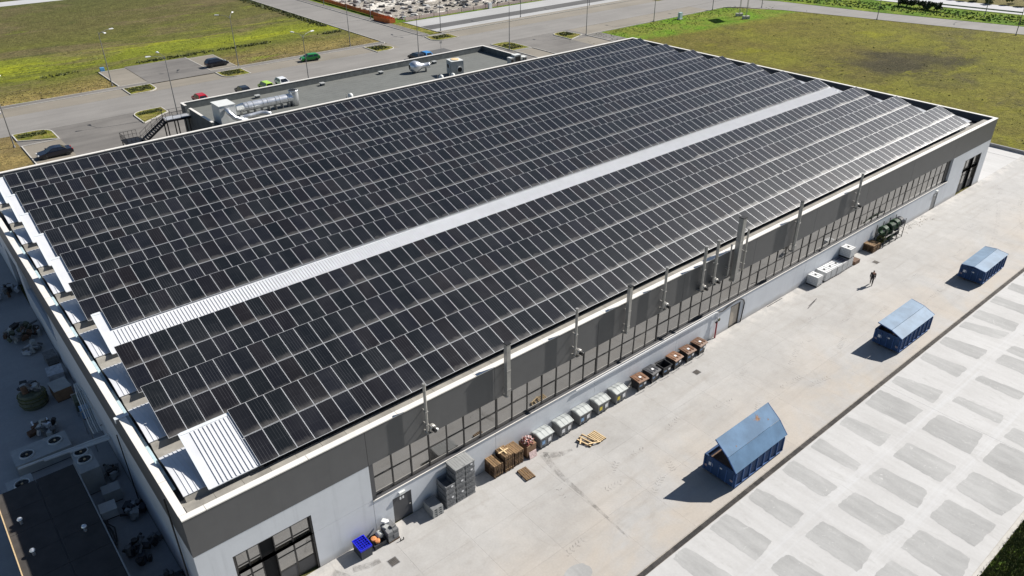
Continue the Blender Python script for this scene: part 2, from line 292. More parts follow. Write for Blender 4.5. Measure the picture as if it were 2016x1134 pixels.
def east(nt, p, q):
    x, y, z = q; n = noise(nt, smap(nt, p, (0.03, 0.03, 1)), 1.0, 6, 0.65, 0.4); n2 = noise(nt, p, 0.09, 5, 0.65)
    c = ramp(nt, n, [(0.30, (0.098, 0.082, 0.026)), (0.45, (0.108, 0.098, 0.022)), (0.58, (0.120, 0.118, 0.020)), (0.7, (0.150, 0.145, 0.018))])
    dx = mth(nt, 'MULTIPLY', mth(nt, 'SUBTRACT', x, 161.0), 0.048); dy = mth(nt, 'MULTIPLY', mth(nt, 'SUBTRACT', y, 37.0), 0.058)
    d = mth(nt, 'SQRT', mth(nt, 'ADD', mth(nt, 'MULTIPLY', dx, dx), mth(nt, 'MULTIPLY', dy, dy)))
    bl = step(nt, mth(nt, 'ADD', d, mth(nt, 'MULTIPLY', mth(nt, 'SUBTRACT', n2, 0.5), 2.4)), 1.15, 0.1); c = mix(nt, mth(nt, 'MULTIPLY', bl, 0.85), c, (0.034, 0.030, 0.022))
    b2 = step(nt, noise(nt, smap(nt, p, (0.035, 0.06, 1)), 1.0, 6, 0.7, 0.6), 0.54, 0.70); c = mix(nt, mth(nt, 'MULTIPLY', b2, 0.75), c, (0.066, 0.058, 0.030))
    g2 = step(nt, noise(nt, smap(nt, p, (0.05, 0.09, 1)), 1.3, 6, 0.7, 0.5), 0.55, 0.68); c = mix(nt, mth(nt, 'MULTIPLY', g2, 0.7), c, (0.150, 0.150, 0.012))
    g3 = step(nt, noise(nt, smap(nt, p, (0.12, 0.2, 1)), 1.0, 6, 0.75, 0.5), 0.60, 0.70); c = mix(nt, mth(nt, 'MULTIPLY', g3, 0.4), c, (0.17, 0.135, 0.06))
    gy = step(nt, mth(nt, 'ADD', mth(nt, 'ADD', y, mth(nt, 'MULTIPLY', x, 0.10)), mth(nt, 'MULTIPLY', n2, 6.0)), 102.5, 106.0)
    return mix(nt, gy, c, mix(nt, step(nt, n2, 0.35, 0.62), (0.130, 0.150, 0.025), (0.085, 0.165, 0.010)))
field_mat('east_field', east)
field_mat('verge', lambda nt, p, q: mix(nt, step(nt, noise(nt, p, 0.12, 5), 0.4, 0.6), (0.07, 0.13, 0.012), (0.13, 0.17, 0.02)))
field_mat('island_grass', lambda nt, p, q: mix(nt, step(nt, noise(nt, p, 0.5, 5), 0.4, 0.6), (0.17, 0.15, 0.045), (0.11, 0.12, 0.02)))
field_mat('dirt', lambda nt, p, q: mix(nt, step(nt, noise(nt, p, 0.02, 5), 0.4, 0.6), (0.10, 0.10, 0.035), (0.14, 0.12, 0.06)))
field_mat('lawn', lambda nt, p, q: mix(nt, step(nt, noise(nt, p, 0.8, 5), 0.4, 0.6), (0.025, 0.045, 0.010), (0.06, 0.10, 0.014)))
field_mat('rubble_ground', lambda nt, p, q: mix(nt, step(nt, noise(nt, smap(nt, p, (0.06, 0.16, 1)), 1.0, 6, 0.7, 0.8), 0.52, 0.56), mix(nt, step(nt, noise(nt, smap(nt, p, (0.05, 0.2, 1)), 1.0, 6, 0.7, 0.5), 0.56, 0.62), (0.27, 0.25, 0.23), (0.05, 0.046, 0.042)), (0.50, 0.48, 0.46)))

def mark_mat():
    m, nt, b = new_mat('tyre_mark'); p = pos(nt); out = nt.nodes['Material Output']; setc(nt, b, nd(nt, 'ShaderNodeRGB').outputs[0])
    nt.nodes['RGB'].outputs[0].default_value = (0.15, 0.14, 0.13, 1); b.inputs['Roughness'].default_value = 0.9
    tr = nd(nt, 'ShaderNodeBsdfTransparent'); k = mth(nt, 'MULTIPLY', step(nt, noise(nt, p, 1.1, 6, 0.75), 0.36, 0.74), 0.45)
    ms = nd(nt, 'ShaderNodeMixShader', {0: k, 1: tr.outputs[0], 2: b.outputs[0]}); nt.links.new(ms.outputs[0], out.inputs[0]); MT['tyre_mark'] = m
mark_mat()

# ------------------------------------------------------------------ mesh helpers
class MB:
    def __init__(s): s.v = []; s.f = []; s.m = []; s.M = None
    def add(s, vs, fs, mi=0):
        k = len(s.v)
        if s.M is not None: vs = [tuple(s.M @ Vector(p)) for p in vs]
        s.v += [tuple(p) for p in vs]; s.f += [tuple(i+k for i in f) for f in fs]; s.m += [mi]*len(fs); return s
    def box(s, x0, x1, y0, y1, z0, z1, mi=0):
        v = [(x, y, z) for z in (z0, z1) for y in (y0, y1) for x in (x0, x1)]
        return s.add(v, [(0, 2, 3, 1), (4, 5, 7, 6), (0, 1, 5, 4), (2, 6, 7, 3), (0, 4, 6, 2), (1, 3, 7, 5)], mi)
    def taper(s, x0, x1, y0, y1, z0, z1, tx, ty, mi=0):
        v = [(x0, y0, z0), (x1, y0, z0), (x0, y1, z0), (x1, y1, z0), (x0-tx, y0-ty, z1), (x1+tx, y0-ty, z1), (x0-tx, y1+ty, z1), (x1+tx, y1+ty, z1)]
        return s.add(v, [(0, 2, 3, 1), (4, 5, 7, 6), (0, 1, 5, 4), (2, 6, 7, 3), (0, 4, 6, 2), (1, 3, 7, 5)], mi)
    def quad(s, a, b, c, d, mi=0): return s.add([a, b, c, d], [(0, 1, 2, 3)], mi)
    def cyl(s, p0, p1, r0, r1=None, n=10, mi=0, caps=True):
        r1 = r0 if r1 is None else r1; p0 = Vector(p0); p1 = Vector(p1); a = (p1-p0).normalized()
        u = a.cross(Vector((0, 0, 1)) if abs(a.z) < 0.9 else Vector((1, 0, 0))).normalized(); w = a.cross(u)
        vs = [p0+u*(r0*math.cos(2*PI*i/n))+w*(r0*math.sin(2*PI*i/n)) for i in range(n)] + [p1+u*(r1*math.cos(2*PI*i/n))+w*(r1*math.sin(2*PI*i/n)) for i in range(n)]
        fs = [(i, (i+1) % n, n+(i+1) % n, n+i) for i in range(n)]
        if caps: fs += [tuple(range(n-1, -1, -1)), tuple(range(n, 2*n))]
        return s.add(vs, fs, mi)
    def tube(s, pts, r, n=8, mi=0, closed=False):
        pts = [Vector(p) for p in pts]; rings = []; L = len(pts)
        for i, p in enumerate(pts):
            a = (pts[(i+1) % L] if (closed or i < L-1) else p) - (pts[i-1] if (closed or i > 0) else p); a.normalize()
            u = a.cross(Vector((0, 0, 1)) if abs(a.z) < 0.95 else Vector((1, 0, 0))).normalized(); w = a.cross(u)
            rr = r[i] if isinstance(r, (list, tuple)) else r
            rings.append([p+u*(rr*math.cos(2*PI*k/n))+w*(rr*math.sin(2*PI*k/n)) for k in range(n)])
        vs = [q for g in rings for q in g]; fs = []
        for i in range(L if closed else L-1):
            j = (i+1) % L
            for k in range(n): fs.append((i*n+k, i*n+(k+1) % n, j*n+(k+1) % n, j*n+k))
        if not closed: fs += [tuple(range(n-1, -1, -1)), tuple((L-1)*n+k for k in range(n))]
        return s.add(vs, fs, mi)
    def prism(s, prof, a0, a1, axis='x', mi=0):
        n = len(prof)
        def pt(a, q): return (a, q[0], q[1]) if axis == 'x' else ((q[0], a, q[1]) if axis == 'y' else (q[0], q[1], a))
        vs = [pt(a0, q) for q in prof]+[pt(a1, q) for q in prof]
        fs = [(i, (i+1) % n, n+(i+1) % n, n+i) for i in range(n)]+[tuple(range(n-1, -1, -1)), tuple(range(n, 2*n))]
        return s.add(vs, fs, mi)
    def lathe(s, prof, c=(0, 0, 0), n=16, mi=0, ax='z', caps=True):
        vs = []; fs = []
        for r, z in prof:
            for k in range(n):
                a = 2*PI*k/n; q = (r*math.cos(a), r*math.sin(a), z)
                if ax == 'x': q = (q[2], q[0], q[1])
                if ax == 'y': q = (q[0], q[2], q[1])
                vs.append((q[0]+c[0], q[1]+c[1], q[2]+c[2]))
        for i in range(len(prof)-1):
            for k in range(n): fs.append((i*n+k, i*n+(k+1) % n, (i+1)*n+(k+1) % n, (i+1)*n+k))
        if caps: fs += [tuple(range(n-1, -1, -1)), tuple((len(prof)-1)*n+k for k in range(n))]
        return s.add(vs, fs, mi)
    def mesh(s, name, mats, smooth=False):
        me = bpy.data.meshes.new(name); me.from_pydata(s.v, [], s.f)
        for k in (mats if isinstance(mats, (list, tuple)) else [mats]): me.materials.append(MT[k])
        if any(s.m): me.polygons.foreach_set('material_index', s.m)
        if smooth: me.polygons.foreach_set('use_smooth', [True]*len(me.polygons))
        me.validate(); me.update(); return me
    def build(s, name, mats, parent=None, loc=(0, 0, 0), smooth=False):
        return place(s.mesh(name, mats, smooth), name, parent, loc)
def place(me, name, parent=None, loc=(0, 0, 0), rot=(0, 0, 0)):
    o = bpy.data.objects.new(name, me); COL.objects.link(o)
    if parent is not None: o.parent = parent
    o.location = loc; o.rotation_euler = rot; return o
def tag(o, label=None, cat=None, group=None, kind=None):
    if label: o['label'] = label
    if cat: o['category'] = cat
    if group: o['group'] = group
    if kind: o['kind'] = kind
    return o
def thing(name, label, cat, loc=(0, 0, 0), rz=0.0, group=None):
    o = bpy.data.objects.new(name, None); COL.objects.link(o); o.location = loc; o.rotation_euler = (0, 0, rz)
    o.empty_display_size = 0.2; return tag(o, label, cat, group)
KIDS = {}
def copy_thing(root, loc, rz=0.0, label=None, group=None):
    r = root.copy(); COL.objects.link(r); r.location = loc; r.rotation_euler = (0, 0, rz)
    if label: r['label'] = label
    if group: r['group'] = group
    for ch in list(root.children):
        c = ch.copy(); COL.objects.link(c); c.parent = r
        for g in list(ch.children):
            d = g.copy(); COL.objects.link(d); d.parent = c
    return r
def sheet(name, x0, x1, y0, y1, z, m, kind='structure'):
    return tag(MB().quad((x0, y0, z), (x1, y0, z), (x1, y1, z), (x0, y1, z)).build(name, m), kind=kind)
def poly(name, pts, z, m): return tag(MB().add([(x, y, z) for x, y in pts], [tuple(range(len(pts)))]).build(name, m), kind='structure')
ORD = ['lowest', 'second from the bottom', 'third from the bottom', 'fourth from the bottom', 'fifth from the bottom', 'sixth from the bottom', 'seventh from the bottom', 'eighth from the bottom', 'ninth from the bottom', 'tenth from the bottom']
NTH = ['first', 'second', 'third', 'fourth', 'fifth', 'sixth', 'seventh', 'eighth', 'ninth', 'tenth', 'eleventh', 'twelfth']

# ------------------------------------------------------------------ ground, roads, fields
sheet('ground', -900, 1600, -900, 1800, -0.06, 'dirt')
sheet('west_field', -500, 89.3, 125.6, 600, -0.02, 'west_field')
poly('east_field', [(121.6, -200), (235, -200), (212, 20), (199.5, 63.5), (193, 86), (184, 99.6), (105.2, 99.6), (105.2, 4), (121.6, 4)], -0.02, 'east_field')
sheet('near_verge', -200, 330, -200, -27.32, -0.045, 'lawn')
# concrete yard, every cast slab its own piece
yard = sheet('concrete_yard', -60, 121.2, -27.0, 0.0, -0.025, 'drain_stone')
PX = 4.05; xs = [-8.75-PX*12+PX*k for k in range(45)]; xs = [x for x in xs if -58 < x < 121]+[121.2]
rows = [(-4.5, 0.0), (-8.85, -4.5), (-13.36, -8.85)]
for y0, y1 in rows:
    me = MB().box(0.003, PX-0.003, 0.003, y1-y0-0.003, 0, 0.02).mesh('concrete_slab', 'yard_concrete')
    for a, b in zip(xs[:-1], xs[1:]):
        if b < -14: continue
        mm = me if abs(b-a-PX) < 0.01 else MB().box(0.003, b-a-0.003, 0.003, y1-y0-0.003, 0, 0.02).mesh('concrete_slab', 'yard_concrete')
        place(mm, 'concrete_slab', yard, (a, y0, -0.02))
for a, b in zip([-30, 11.7, 52.2, 92.6], [11.7, 52.2, 92.6, 121.2]):
    MB().box(0.008, b-a-0.008, 0, 13.18, 0, 0.02).build('concrete_slab', 'washed_concrete', yard, (a, -26.98, -0.02))
# grey unwashed patches on the pale slab
def patch(mb, q):
    q = [Vector((a, b, 0)) for a, b in q]; pts = []
    for i in range(4):
        a, b = q[i], q[(i+1) % 4]; n = 9
        for k in range(n):
            t = k/n
            p = a.lerp(b, t); c = (q[0]+q[1]+q[2]+q[3])/4
            corner = min(t, 1-t); p = p.lerp(c, 0.035*max(0, 1-corner*7)) + Vector((random.uniform(-.06, .06), random.uniform(-.05, .05), 0))
            pts.append((p.x, p.y, 0.004))
    mb.add(pts, [tuple(range(len(pts)))])
pb = MB(); PATCH = []
for k in range(-6, 22):
    xc = 29.2+4.1*k
    seen = {0: (28.2, 30.2, 28.3, 30.5), 1: (32.5, 33.9, 32.4, 34.3), 2: (36.7, 38.3, 36.6, 38.4), 3: (40.5, 42.1, 40.7, 41.8), 4: (44.7, 46.1, 44.6, 46.6), 5: (48.6, 51.4, 48.6, 51.5), -1: (24.4, 25.8, 24.4, 26.2), 6: (53.1, 54.4, 52.9, 55.2), 7: (58.4, 59.8, 58.0, 60.1), 8: (62.1, 63.7, 62.1, 64.3), 9: (66.3, 67.7, 67, 68.8)}
    w = random.uniform(0.75, 1.1); a = seen.get(k, (xc-w, xc+w*0.8, xc-w, xc+w))
    patch(pb, [(a[0], -14.0), (a[1], -13.9), (a[3], -17.45+random.uniform(-.15, .15)), (a[2], -17.55+random.uniform(-.2, .2))])
    s2 = {0: (28.4, 30.4), 1: (32.4, 34.6), 2: (36.5, 38.8), 3: (40.6, 42.6), 4: (44.3, 46.7), 5: (48.9, 51.9), 6: (54.3, 55.5), 7: (58.7, 59.9), 8: (62.8, 64.8)}.get(k, (xc-w, xc+w))
    patch(pb, [(s2[0]+.1, -18.45), (s2[1], -18.55), (s2[1]+.2, -22.05+random.uniform(-.2, .2)), (s2[0], -22.0+random.uniform(-.3, .2))])
    s3 = {1: (32.8, 35), 2: (36.3, 38.9), 3: (40.3, 43.1), 4: (44.4, 47.3), 5: (48.7, 52.1)}.get(k, (xc-w-.2, xc+w+.2))
    patch(pb, [(s3[0]+.1, -23.0), (s3[1], -23.1), (s3[1]+.1, -26.6+random.uniform(-.2, .3)), (s3[0]-.2, -26.5+random.uniform(-.3, .5))])
tag(pb.build('unwashed_patches', 'unwashed_patch'), kind='structure')
# tyre prints and dirt trails, thin sheets above the slabs
tb = MB()
def trail(x, y, ang, n, sp=0.28, w=0.30, bend=0.0):
    a = rad(ang)
    for k in range(n):
        x += math.cos(a)*sp; y += math.sin(a)*sp; a += bend
        for s in (-1, 1):
            if random.random() < 0.2: continue
            ca, sa = math.cos(a), math.sin(a)
            def T(u, v): return (x+ca*u-sa*v, y+sa*u+ca*v, 0.005)
            tb.quad(T(0, s*0.03), T(0.09, s*0.03), T(0.21, s*w*0.75), T(0.12, s*w*0.75))
for a in ((25.2, -7.0, -8, 6), (27.3, -9.6, 20, 8), (19.0, -9.4, 5, 7), (30.5, -9.2, 60, 5), (26.5, -6.4, 25, 6), (33.5, -5.7, 10, 7), (38.5, -6.4, -10, 8), (43, -5.5, 15, 9), (45, -8.4, -5, 10), (48.5, -7.2, 20, 10), (51.5, -6.0, 0, 9), (54, -8.6, 15, 8), (47, -9.7, -12, 9), (58, -6.6, 8, 9), (22.5, -6.0, 65, 4), (29.3, -5.6, -15, 5), (62, -8, 5, 9), (70, -6.5, -4, 12), (80, -7.6, 6, 14), (88, -5, -10, 14), (41, -9.0, 30, 7), (55.5, -4.2, 0, 8)): trail(*a)
for a in ((99.5, -2.5, -40, 22, .3, .3, 0.07), (96, -4, -60, 26, .3, .3, 0.06), (104, -6, -170, 40, .35, .3, 0.012), (84, -9.5, 12, 50, .35, .3, 0.004), (60, -10.4, 4, 60, .35, .3, -0.001)): trail(*a)
tag(tb.build('tyre_prints', 'tyre_mark'), kind='structure')
db = MB()
def streak(pts, w0, w1):
    n = len(pts)
    for i in range(n-1):
        a = Vector((*pts[i], 0.0085)); b = Vector((*pts[i+1], 0.0085)); d = (b-a).normalized(); u = Vector((-d.y, d.x, 0))
        wa = w0+(w1-w0)*i/(n-1); wb = w0+(w1-w0)*(i+1)/(n-1)
        db.quad(a-u*wa, b-u*wb, b+u*wb, a+u*wa)
streak([(24.6, -1.5), (24.3, -2.6), (24.05, -4.0), (23.9, -6.5), (23.7, -9.0), (23.5, -11)], 0.32, 0.05)
streak([(24.5, -1.6), (25.6, -2.3), (26.6, -2.5)], 0.4, 0.1)
streak([(7.0, -1.0), (8.0, -2.6), (9.4, -3.4)], 0.5, 0.3)
streak([(8.3, -1.5), (9.3, -1.9), (10.0, -2.0)], 0.25, 0.2)
tag(db.build('dirt_streaks', 'tyre_mark'), kind='structure')
poly('wet_patch', [(18.9+1.0*math.cos(t*PI/10)+random.uniform(-.07, .07), -11.0+0.75*math.sin(t*PI/10)) for t in range(20)], 0.006, 'unwashed_patch')
# drain channel with its grates
dr = tag(MB().box(-30, 121, -13.42, -13.40, -0.02, 0.003).box(-30, 121, -13.80, -13.78, -0.02, 0.003).box(-30, 121, -13.78, -13.42, -0.12, -0.10, 1).build('drain_channel', ['drain_stone', 'black']), kind='structure')
gb = MB()
for k in range(11): gb.box(k*0.091+0.01, k*0.091+0.055, 0.02, 0.34, 0, 0.02)
gb.box(0.005, 0.995, 0.0, 0.02, 0, 0.022); gb.box(0.005, 0.995, 0.34, 0.36, 0, 0.022)
gme = gb.mesh('drain_grate', 'grate_metal')
for k in range(106): place(gme, 'drain_grate', dr, (15+k, -13.78, -0.018))
# kerb at the slab's near edge
kb = tag(MB().box(-60, 121.5, -27.30, -27.0, -0.3, 0.03).build('slab_edge', 'kerb_stone'), kind='structure')
tag(MB().box(121.2, 121.5, -27, 34, -0.1, 0.42).build('boundary_wall', 'low_wall'), 'low grey concrete wall between the pale yard and the brown field', 'wall')
sheet('side_strip', 105.2, 121.2, 0.004, 60, -0.004, 'washed_concrete')
sheet('side_yard', -60, -0.004, 0.004, 90, -0.004, 'side_concrete')
MB().box(118.2, 118.3, -27, 30, -0.02, 0.005).build('drain_line', 'low_wall', yard)
# back roads
sheet('back_road', -200, 330, 107.0, 118.4, 0.0, 'asphalt_road')
sheet('parking_lane', -200, 89.3, 118.404, 123.6, 0.004, 'paver_lane')
sheet('far_parking_lane', 105.4, 178, 118.404, 123.9, 0.004, 'paver_lane')
sheet('road_junction', 89.3, 105.4, 118.4, 124.4, 0.0, 'asphalt_road')
sheet('side_street', 89.3, 99.6, 124.4, 420, 0.0, 'asphalt_road')
sheet('side_street_pavement', 99.75, 101.9, 124.4, 420, 0.10, 'asphalt_dark')
sheet('pavement', -200, 89.0, 123.75, 125.3, 0.11, 'asphalt_dark')
sheet('car_park', 9.4, 135, 63.2, 106.99, -0.004, 'asphalt_dark')
sheet('car_park_west', -200, 9.4, 90.6, 106.99, -0.006, 'west_field')
sheet('front_parking_lane', 33, 106, 103.2, 108.2, 0.004, 'asphalt_road')
sheet('asphalt_bay', 36.3, 48.8, 123.6, 140.3, 0.120, 'asphalt_dark')
sheet('paved_pocket', 31.2, 36.2, 125.4, 139.0, 0.116, 'paver_lane'); sheet('paved_pocket', 48.95, 54.2, 125.4, 138.7, 0.116, 'paver_lane')
sheet('paved_pocket', 9.75, 15.0, 84, 100.2, 0.002, 'paver_lane'); sheet('paved_pocket', 106.5, 111.5, 80, 98, 0.002, 'paver_lane'); sheet('paved_pocket', 124, 129.8, 80, 98.2, 0.002, 'paver_lane')
sheet('paved_court', 16, 29.2, 63.5, 84.5, 0.003, 'paver_red')
sheet('dark_asphalt_patch', 91.2, 96.4, 107.1, 111.1, 0.005, 'asphalt_lane')
sheet('pale_car_park', 105.3, 185, 126.0, 141.2, 0.0, 'pale_parking')
sheet('dark_lane', 105.3, 185, 129.4, 133.9, 0.004, 'asphalt_lane')
sheet('far_pavement', 105.4, 330, 124.3, 125.9, 0.1, 'paver_lane')
sheet('lane_edge_strip', 131, 178, 99.9, 106.9, 0.004, 'paver_lane')
poly('far_road', [(193.2, 87), (199.9, 63.7), (209, 31), (240, -120), (256, -120), (218.5, 35), (209, 68), (204, 95), (198, 106.9), (178, 106.9), (178, 100.5), (186, 99.6)], 0.0, 'asphalt_road')
poly('far_verge', [(204.3, 95), (209.3, 68), (218.8, 35), (256.3, -120), (290, -120), (234.4, 40.8), (226.5, 78), (222, 106.9), (198.4, 106.9)], 0.0, 'verge')
poly('highway', [(226.8, 78), (234.7, 41), (290.3, -120), (312, -120), (246, 44), (240, 78), (236, 106.9), (222.3, 106.9)], 0.0, 'highway')
poly('building_site', [(104.5, 147.5), (160, 142.5), (330, 141), (330, 420), (104.5, 420)], -0.01, 'rubble_ground')
poly('site_verge', [(101.9, 141.5), (185, 141.3), (185, 142.4), (160, 142.5), (104.5, 147.5), (104.5, 420), (101.9, 420)], 0.0, 'verge')
poly('site_corner', [(101.9, 125.2), (105.2, 125.2), (105.2, 141.4), (101.9, 141.4)], 0.0, 'island_grass')
sheet('far_west_road', -300, 89, 236, 244, 0.0, 'highway')
# kerbs
def kerb(pts, w=0.16, h=0.13, z=0.0, name='kerb', closed=False):
    mb = MB(); n = len(pts)
    for i in range(n if closed else n-1):
        a = Vector((*pts[i], 0)); b = Vector((*pts[(i+1) % n], 0)); d = (b-a).normalized(); u = Vector((-d.y, d.x, 0))*w/2; e = d*w/2
        v = [a-u-e*0, b-u+e*0, b+u+e*0, a+u-e*0]
        mb.add([(p.x, p.y, z-0.05) for p in v]+[(p.x, p.y, z+h) for p in v], [(4, 5, 6, 7), (0, 1, 5, 4), (1, 2, 6, 5), (2, 3, 7, 6), (3, 0, 4, 7)])
    return mb
tag(kerb([(-200, 123.68), (31, 123.68)]).build('kerb', 'kerb_stone'), kind='structure')
tag(kerb([(54.3, 123.68), (88.6, 123.68), (89.2, 124.4), (89.3, 420)]).build('kerb', 'kerb_stone'), kind='structure')
tag(kerb([(-200, 125.4), (31.1, 125.4), (31.1, 139.1), (36.2, 139.1)], h=0.16).build('kerb', 'kerb_stone'), kind='structure')
tag(kerb([(48.85, 140.4), (48.85, 125.35)], h=0.16).build('kerb', 'kerb_stone'), kind='structure')
tag(kerb([(48.9, 138.8), (54.3, 138.8), (54.3, 125.4), (89.0, 125.4)], h=0.16).build('kerb', 'kerb_stone'), kind='structure')
tag(kerb([(31.2, 125.35), (36.2, 125.35)], h=0.16).build('kerb', 'kerb_stone'), kind='structure')
tag(kerb([(48.9, 125.45), (54.2, 125.45)], h=0.17).build('kerb', 'kerb_stone'), kind='structure')
tag(kerb([(99.68, 420), (99.68, 125.5), (101.2, 122.6), (103, 122.2)]).build('kerb', 'kerb_stone'), kind='structure')
tag(kerb([(105.3, 124.2), (330, 124.2)]).build('kerb', 'kerb_stone'), kind='structure')
tag(kerb([(105.2, 141.3), (105.2, 125.95), (330, 125.95)]).build('kerb', 'kerb_stone'), kind='structure')
tag(kerb([(129.9, 84), (129.9, 99.8), (184, 99.8), (190, 95)]).build('kerb', 'kerb_stone'), kind='structure')
tag(kerb([(9.6, 84), (9.6, 100.3), (15.0, 100.3)]).build('kerb', 'kerb_stone'), kind='structure')
tag(kerb([(111.6, 84), (111.6, 98.1), (106.4, 98.1), (106.4, 84)]).build('kerb', 'kerb_stone'), kind='structure')
tag(kerb([(101.9, 141.4), (101.9, 125.2)], h=0.1).build('kerb', 'kerb_stone'), kind='structure')
def island(pts):
    g = tag(MB().add([(x, y, 0.11) for x, y in pts], [tuple(range(len(pts)))]).build('grass_island', 'island_grass'), kind='structure')
    kerb(pts, 0.18, 0.14, closed=True).build('kerb', 'kerb_stone', g)
def arc(cx, cy, r, a0, a1, n=7): return [(cx+r*math.cos(rad(a0+(a1-a0)*k/n)), cy+r*math.sin(rad(a0+(a1-a0)*k/n))) for k in range(n+1)]
island([(31.1, 118.5)]+arc(34.0, 120.7, 2.2, -90, 0)+[(36.2, 123.6), (31.1, 123.6)])
island(arc(51.2, 120.6, 2.2, 180, 270)+[(54.2, 118.4), (54.2, 123.6), (49.0, 123.6)])
island([(27.6, 99.9), (32.7, 103.6), (32.7, 107.0)]+arc(29.8, 104.8, 2.2, 90, 180))
island([(9.6, 103.3), (14.9, 100.6)]+arc(12.7, 105.0, 2.2, 0, 90)+[(9.6, 107.2)])
island([(83.0, 117.4), (85.8, 117.5)]+arc(86.2, 119.7, 2.0, -80, 60)+[(83.0, 123.5)])
island(arc(101.2, 120.0, 2.2, 180, 270)+[(105.6, 117.8), (105.8, 122.4), (99.6, 123.2)])
island([(124.0, 98.5), (129.6, 100.6), (128.6, 105.9)]+arc(126.2, 103.8, 2.1, 90, 180))
island([(106.4, 98.8), (111.4, 98.5)]+arc(109.2, 104.4, 2.2, 0, 90)+[(106.4, 106.6)])
# grass tufts and weeds
def tufts(name, m, spots, h0, h1, blades=5, wid=0.12):
    mb = MB(); vs = []; fs = []
    for x, y, z in spots:
        for k in range(blades):
            a = random.uniform(0, 2*PI); h = random.uniform(h0, h1); l = random.uniform(0.2, 0.7)*h; w = wid*random.uniform(.6, 1.3)
            dx, dy = math.cos(a), math.sin(a); ox, oy = x+random.uniform(-.15, .15), y+random.uniform(-.15, .15); b = len(vs)
            vs += [(ox-dy*w, oy+dx*w, z), (ox+dy*w, oy-dx*w, z), (ox+dx*l, oy+dy*l, z+h)]; fs.append((b, b+1, b+2))
    mb.v, mb.f, mb.m = vs, fs, [0]*len(fs); return tag(mb.build(name, m), kind='stuff')
U = random.uniform
tufts('ditch_weeds', 'leaf_mid', [(x, 142.6+U(-1.0, 1.0), -0.05) for x in [U(-10, 88) for k in range(1500)] if math.sin(x*.31)+math.sin(x*.13+1)+U(-.8, .8) > .1], 0.1, 0.45, 4, 0.14)
tufts('road_weeds', 'leaf_mid', [(88.4-abs(random.gauss(0, 1.0)), U(150, 215), -0.05) for k in range(700)], 0.15, 0.6, 4, 0.16)
tufts('field_weeds', 'leaf_bright', [(U(-5, 88), 148+abs(random.gauss(0, 8)), -0.05) for k in range(350)], 0.08, 0.22, 3, 0.10)
tufts('dry_grass', 'leaf_dry', [(U(0, 31), U(126, 136), -0.05) for k in range(900)]+[(U(55, 88), U(126, 140), -0.05) for k in range(700)], 0.06, 0.16, 3, 0.10)
tufts('verge_grass', 'leaf_bright', [(a+(b-a)*t+U(1.5, 13), c+(d-c)*t, -0.02) for a, b, c, d in ((205, 219, 95, 35),) for t in [random.random() for k in range(900)]], 0.12, 0.4, 4, 0.2)
tufts('east_tufts', 'leaf_mid', [(U(122, 198), U(-10, 98), -0.05) for k in range(420)], 0.06, 0.2, 4, 0.14)
tufts('green_tufts', 'leaf_bright', [(U(131, 188), 99-abs(random.gauss(0, 4.5)), -0.05) for k in range(700)], 0.08, 0.22, 3, 0.12)
tufts('island_tufts', 'leaf_mid', [(U(a+.3, b-.5), U(c+.9, d-.6), 0.1) for a, b, c, d in ((31.1, 36, 118.9, 123.6), (49.4, 54, 119, 123.6), (28, 32.6, 103.6, 106.4), (9.8, 14.6, 103.4, 106.6), (83, 87.6, 117.9, 123), (100, 105, 118.4, 122.6), (124.8, 129, 100.8, 105.4), (106.6, 110.8, 98.9, 105)) for k in range(170)], 0.1, 0.3, 4, 0.1)
tufts('lawn_grass', 'leaf_mid', [(U(30, 56), -27.35-abs(random.gauss(0, 2.2)), -0.05) for k in range(9000)], 0.08, 0.26, 4, 0.035)
tufts('wall_foot_weeds', 'leaf_dry', [(U(79, 89), -0.25-abs(random.gauss(0, .5)), 0) for k in range(70)], 0.04, 0.10, 3, 0.03)

# ------------------------------------------------------------------ factory building
WX, DY, HZ, HB = 104.9, 63.0, 8.8, 6.03
fac = thing('factory_building', 'long white and dark grey factory hall with arched roof under solar panels', 'factory')
MB().box(0.46, WX-0.46, 0.46, DY-0.46, 0, 7.95).build('inner_core', 'interior_dark', fac)  # solid block painted near-black, so gate gaps look like an unlit interior
J = [11.02+10.2*k for k in range(9)]
def wallbox(mb, x0, x1, z0, z1, holes=(), y0=0.012, y1=0.30):
    if not holes: mb.box(x0, x1, y0, y1, z0, z1); return
    a, b, c, d = holes[0]
    mb.box(x0, a, y0, y1, z0, z1); mb.box(b, x1, y0, y1, z0, z1); mb.box(a, b, y0, y1, d, z1)
g = 0.012
def panel(x0, x1, z0, z1, m='facade_white', holes=(), name='wall_panel', y0=0.012):
    mb = MB(); wallbox(mb, x0+g, x1-g, z0+g*0.7, z1-g*0.7, holes, y0); return mb.build(name, m, fac)
panel(0, 11.02, 0, 3.05, holes=[(1.95, 6.85, 0, 3.05-g*0.7)]); 
mb = MB(); wallbox(mb, g, 11.02-g, 3.06, HB, [(1.95, 6.85, 0, 4.62)]); mb.build('wall_panel', 'facade_white', fac)
edges = J[:]; doors = {0: (12.42, 13.88, 0, 2.2), 3: None, 7: (90.65, 92.0, 0, 2.2)}
edges[-1] = 93.9
for i in range(8):
    a, b = edges[i], edges[i+1]
    if i == 3: h = [(49.42, 50.95, 0, 2.42)]
    else: h = [doors[i]] if doors.get(i) else ()
    panel(a, b, 0, 2.98, holes=h)
panel(93.9, WX-0.012, 0, 3.05, holes=[(98.0, 103.0, 0, 3.05-g*.7)])
mb = MB(); wallbox(mb, 93.9+g, WX-0.012, 3.06, HB, [(98.0, 103.0, 0, 4.68)]); mb.build('wall_panel', 'facade_white', fac)
bj = [0.0]+J[:-1]+[93.5, WX]
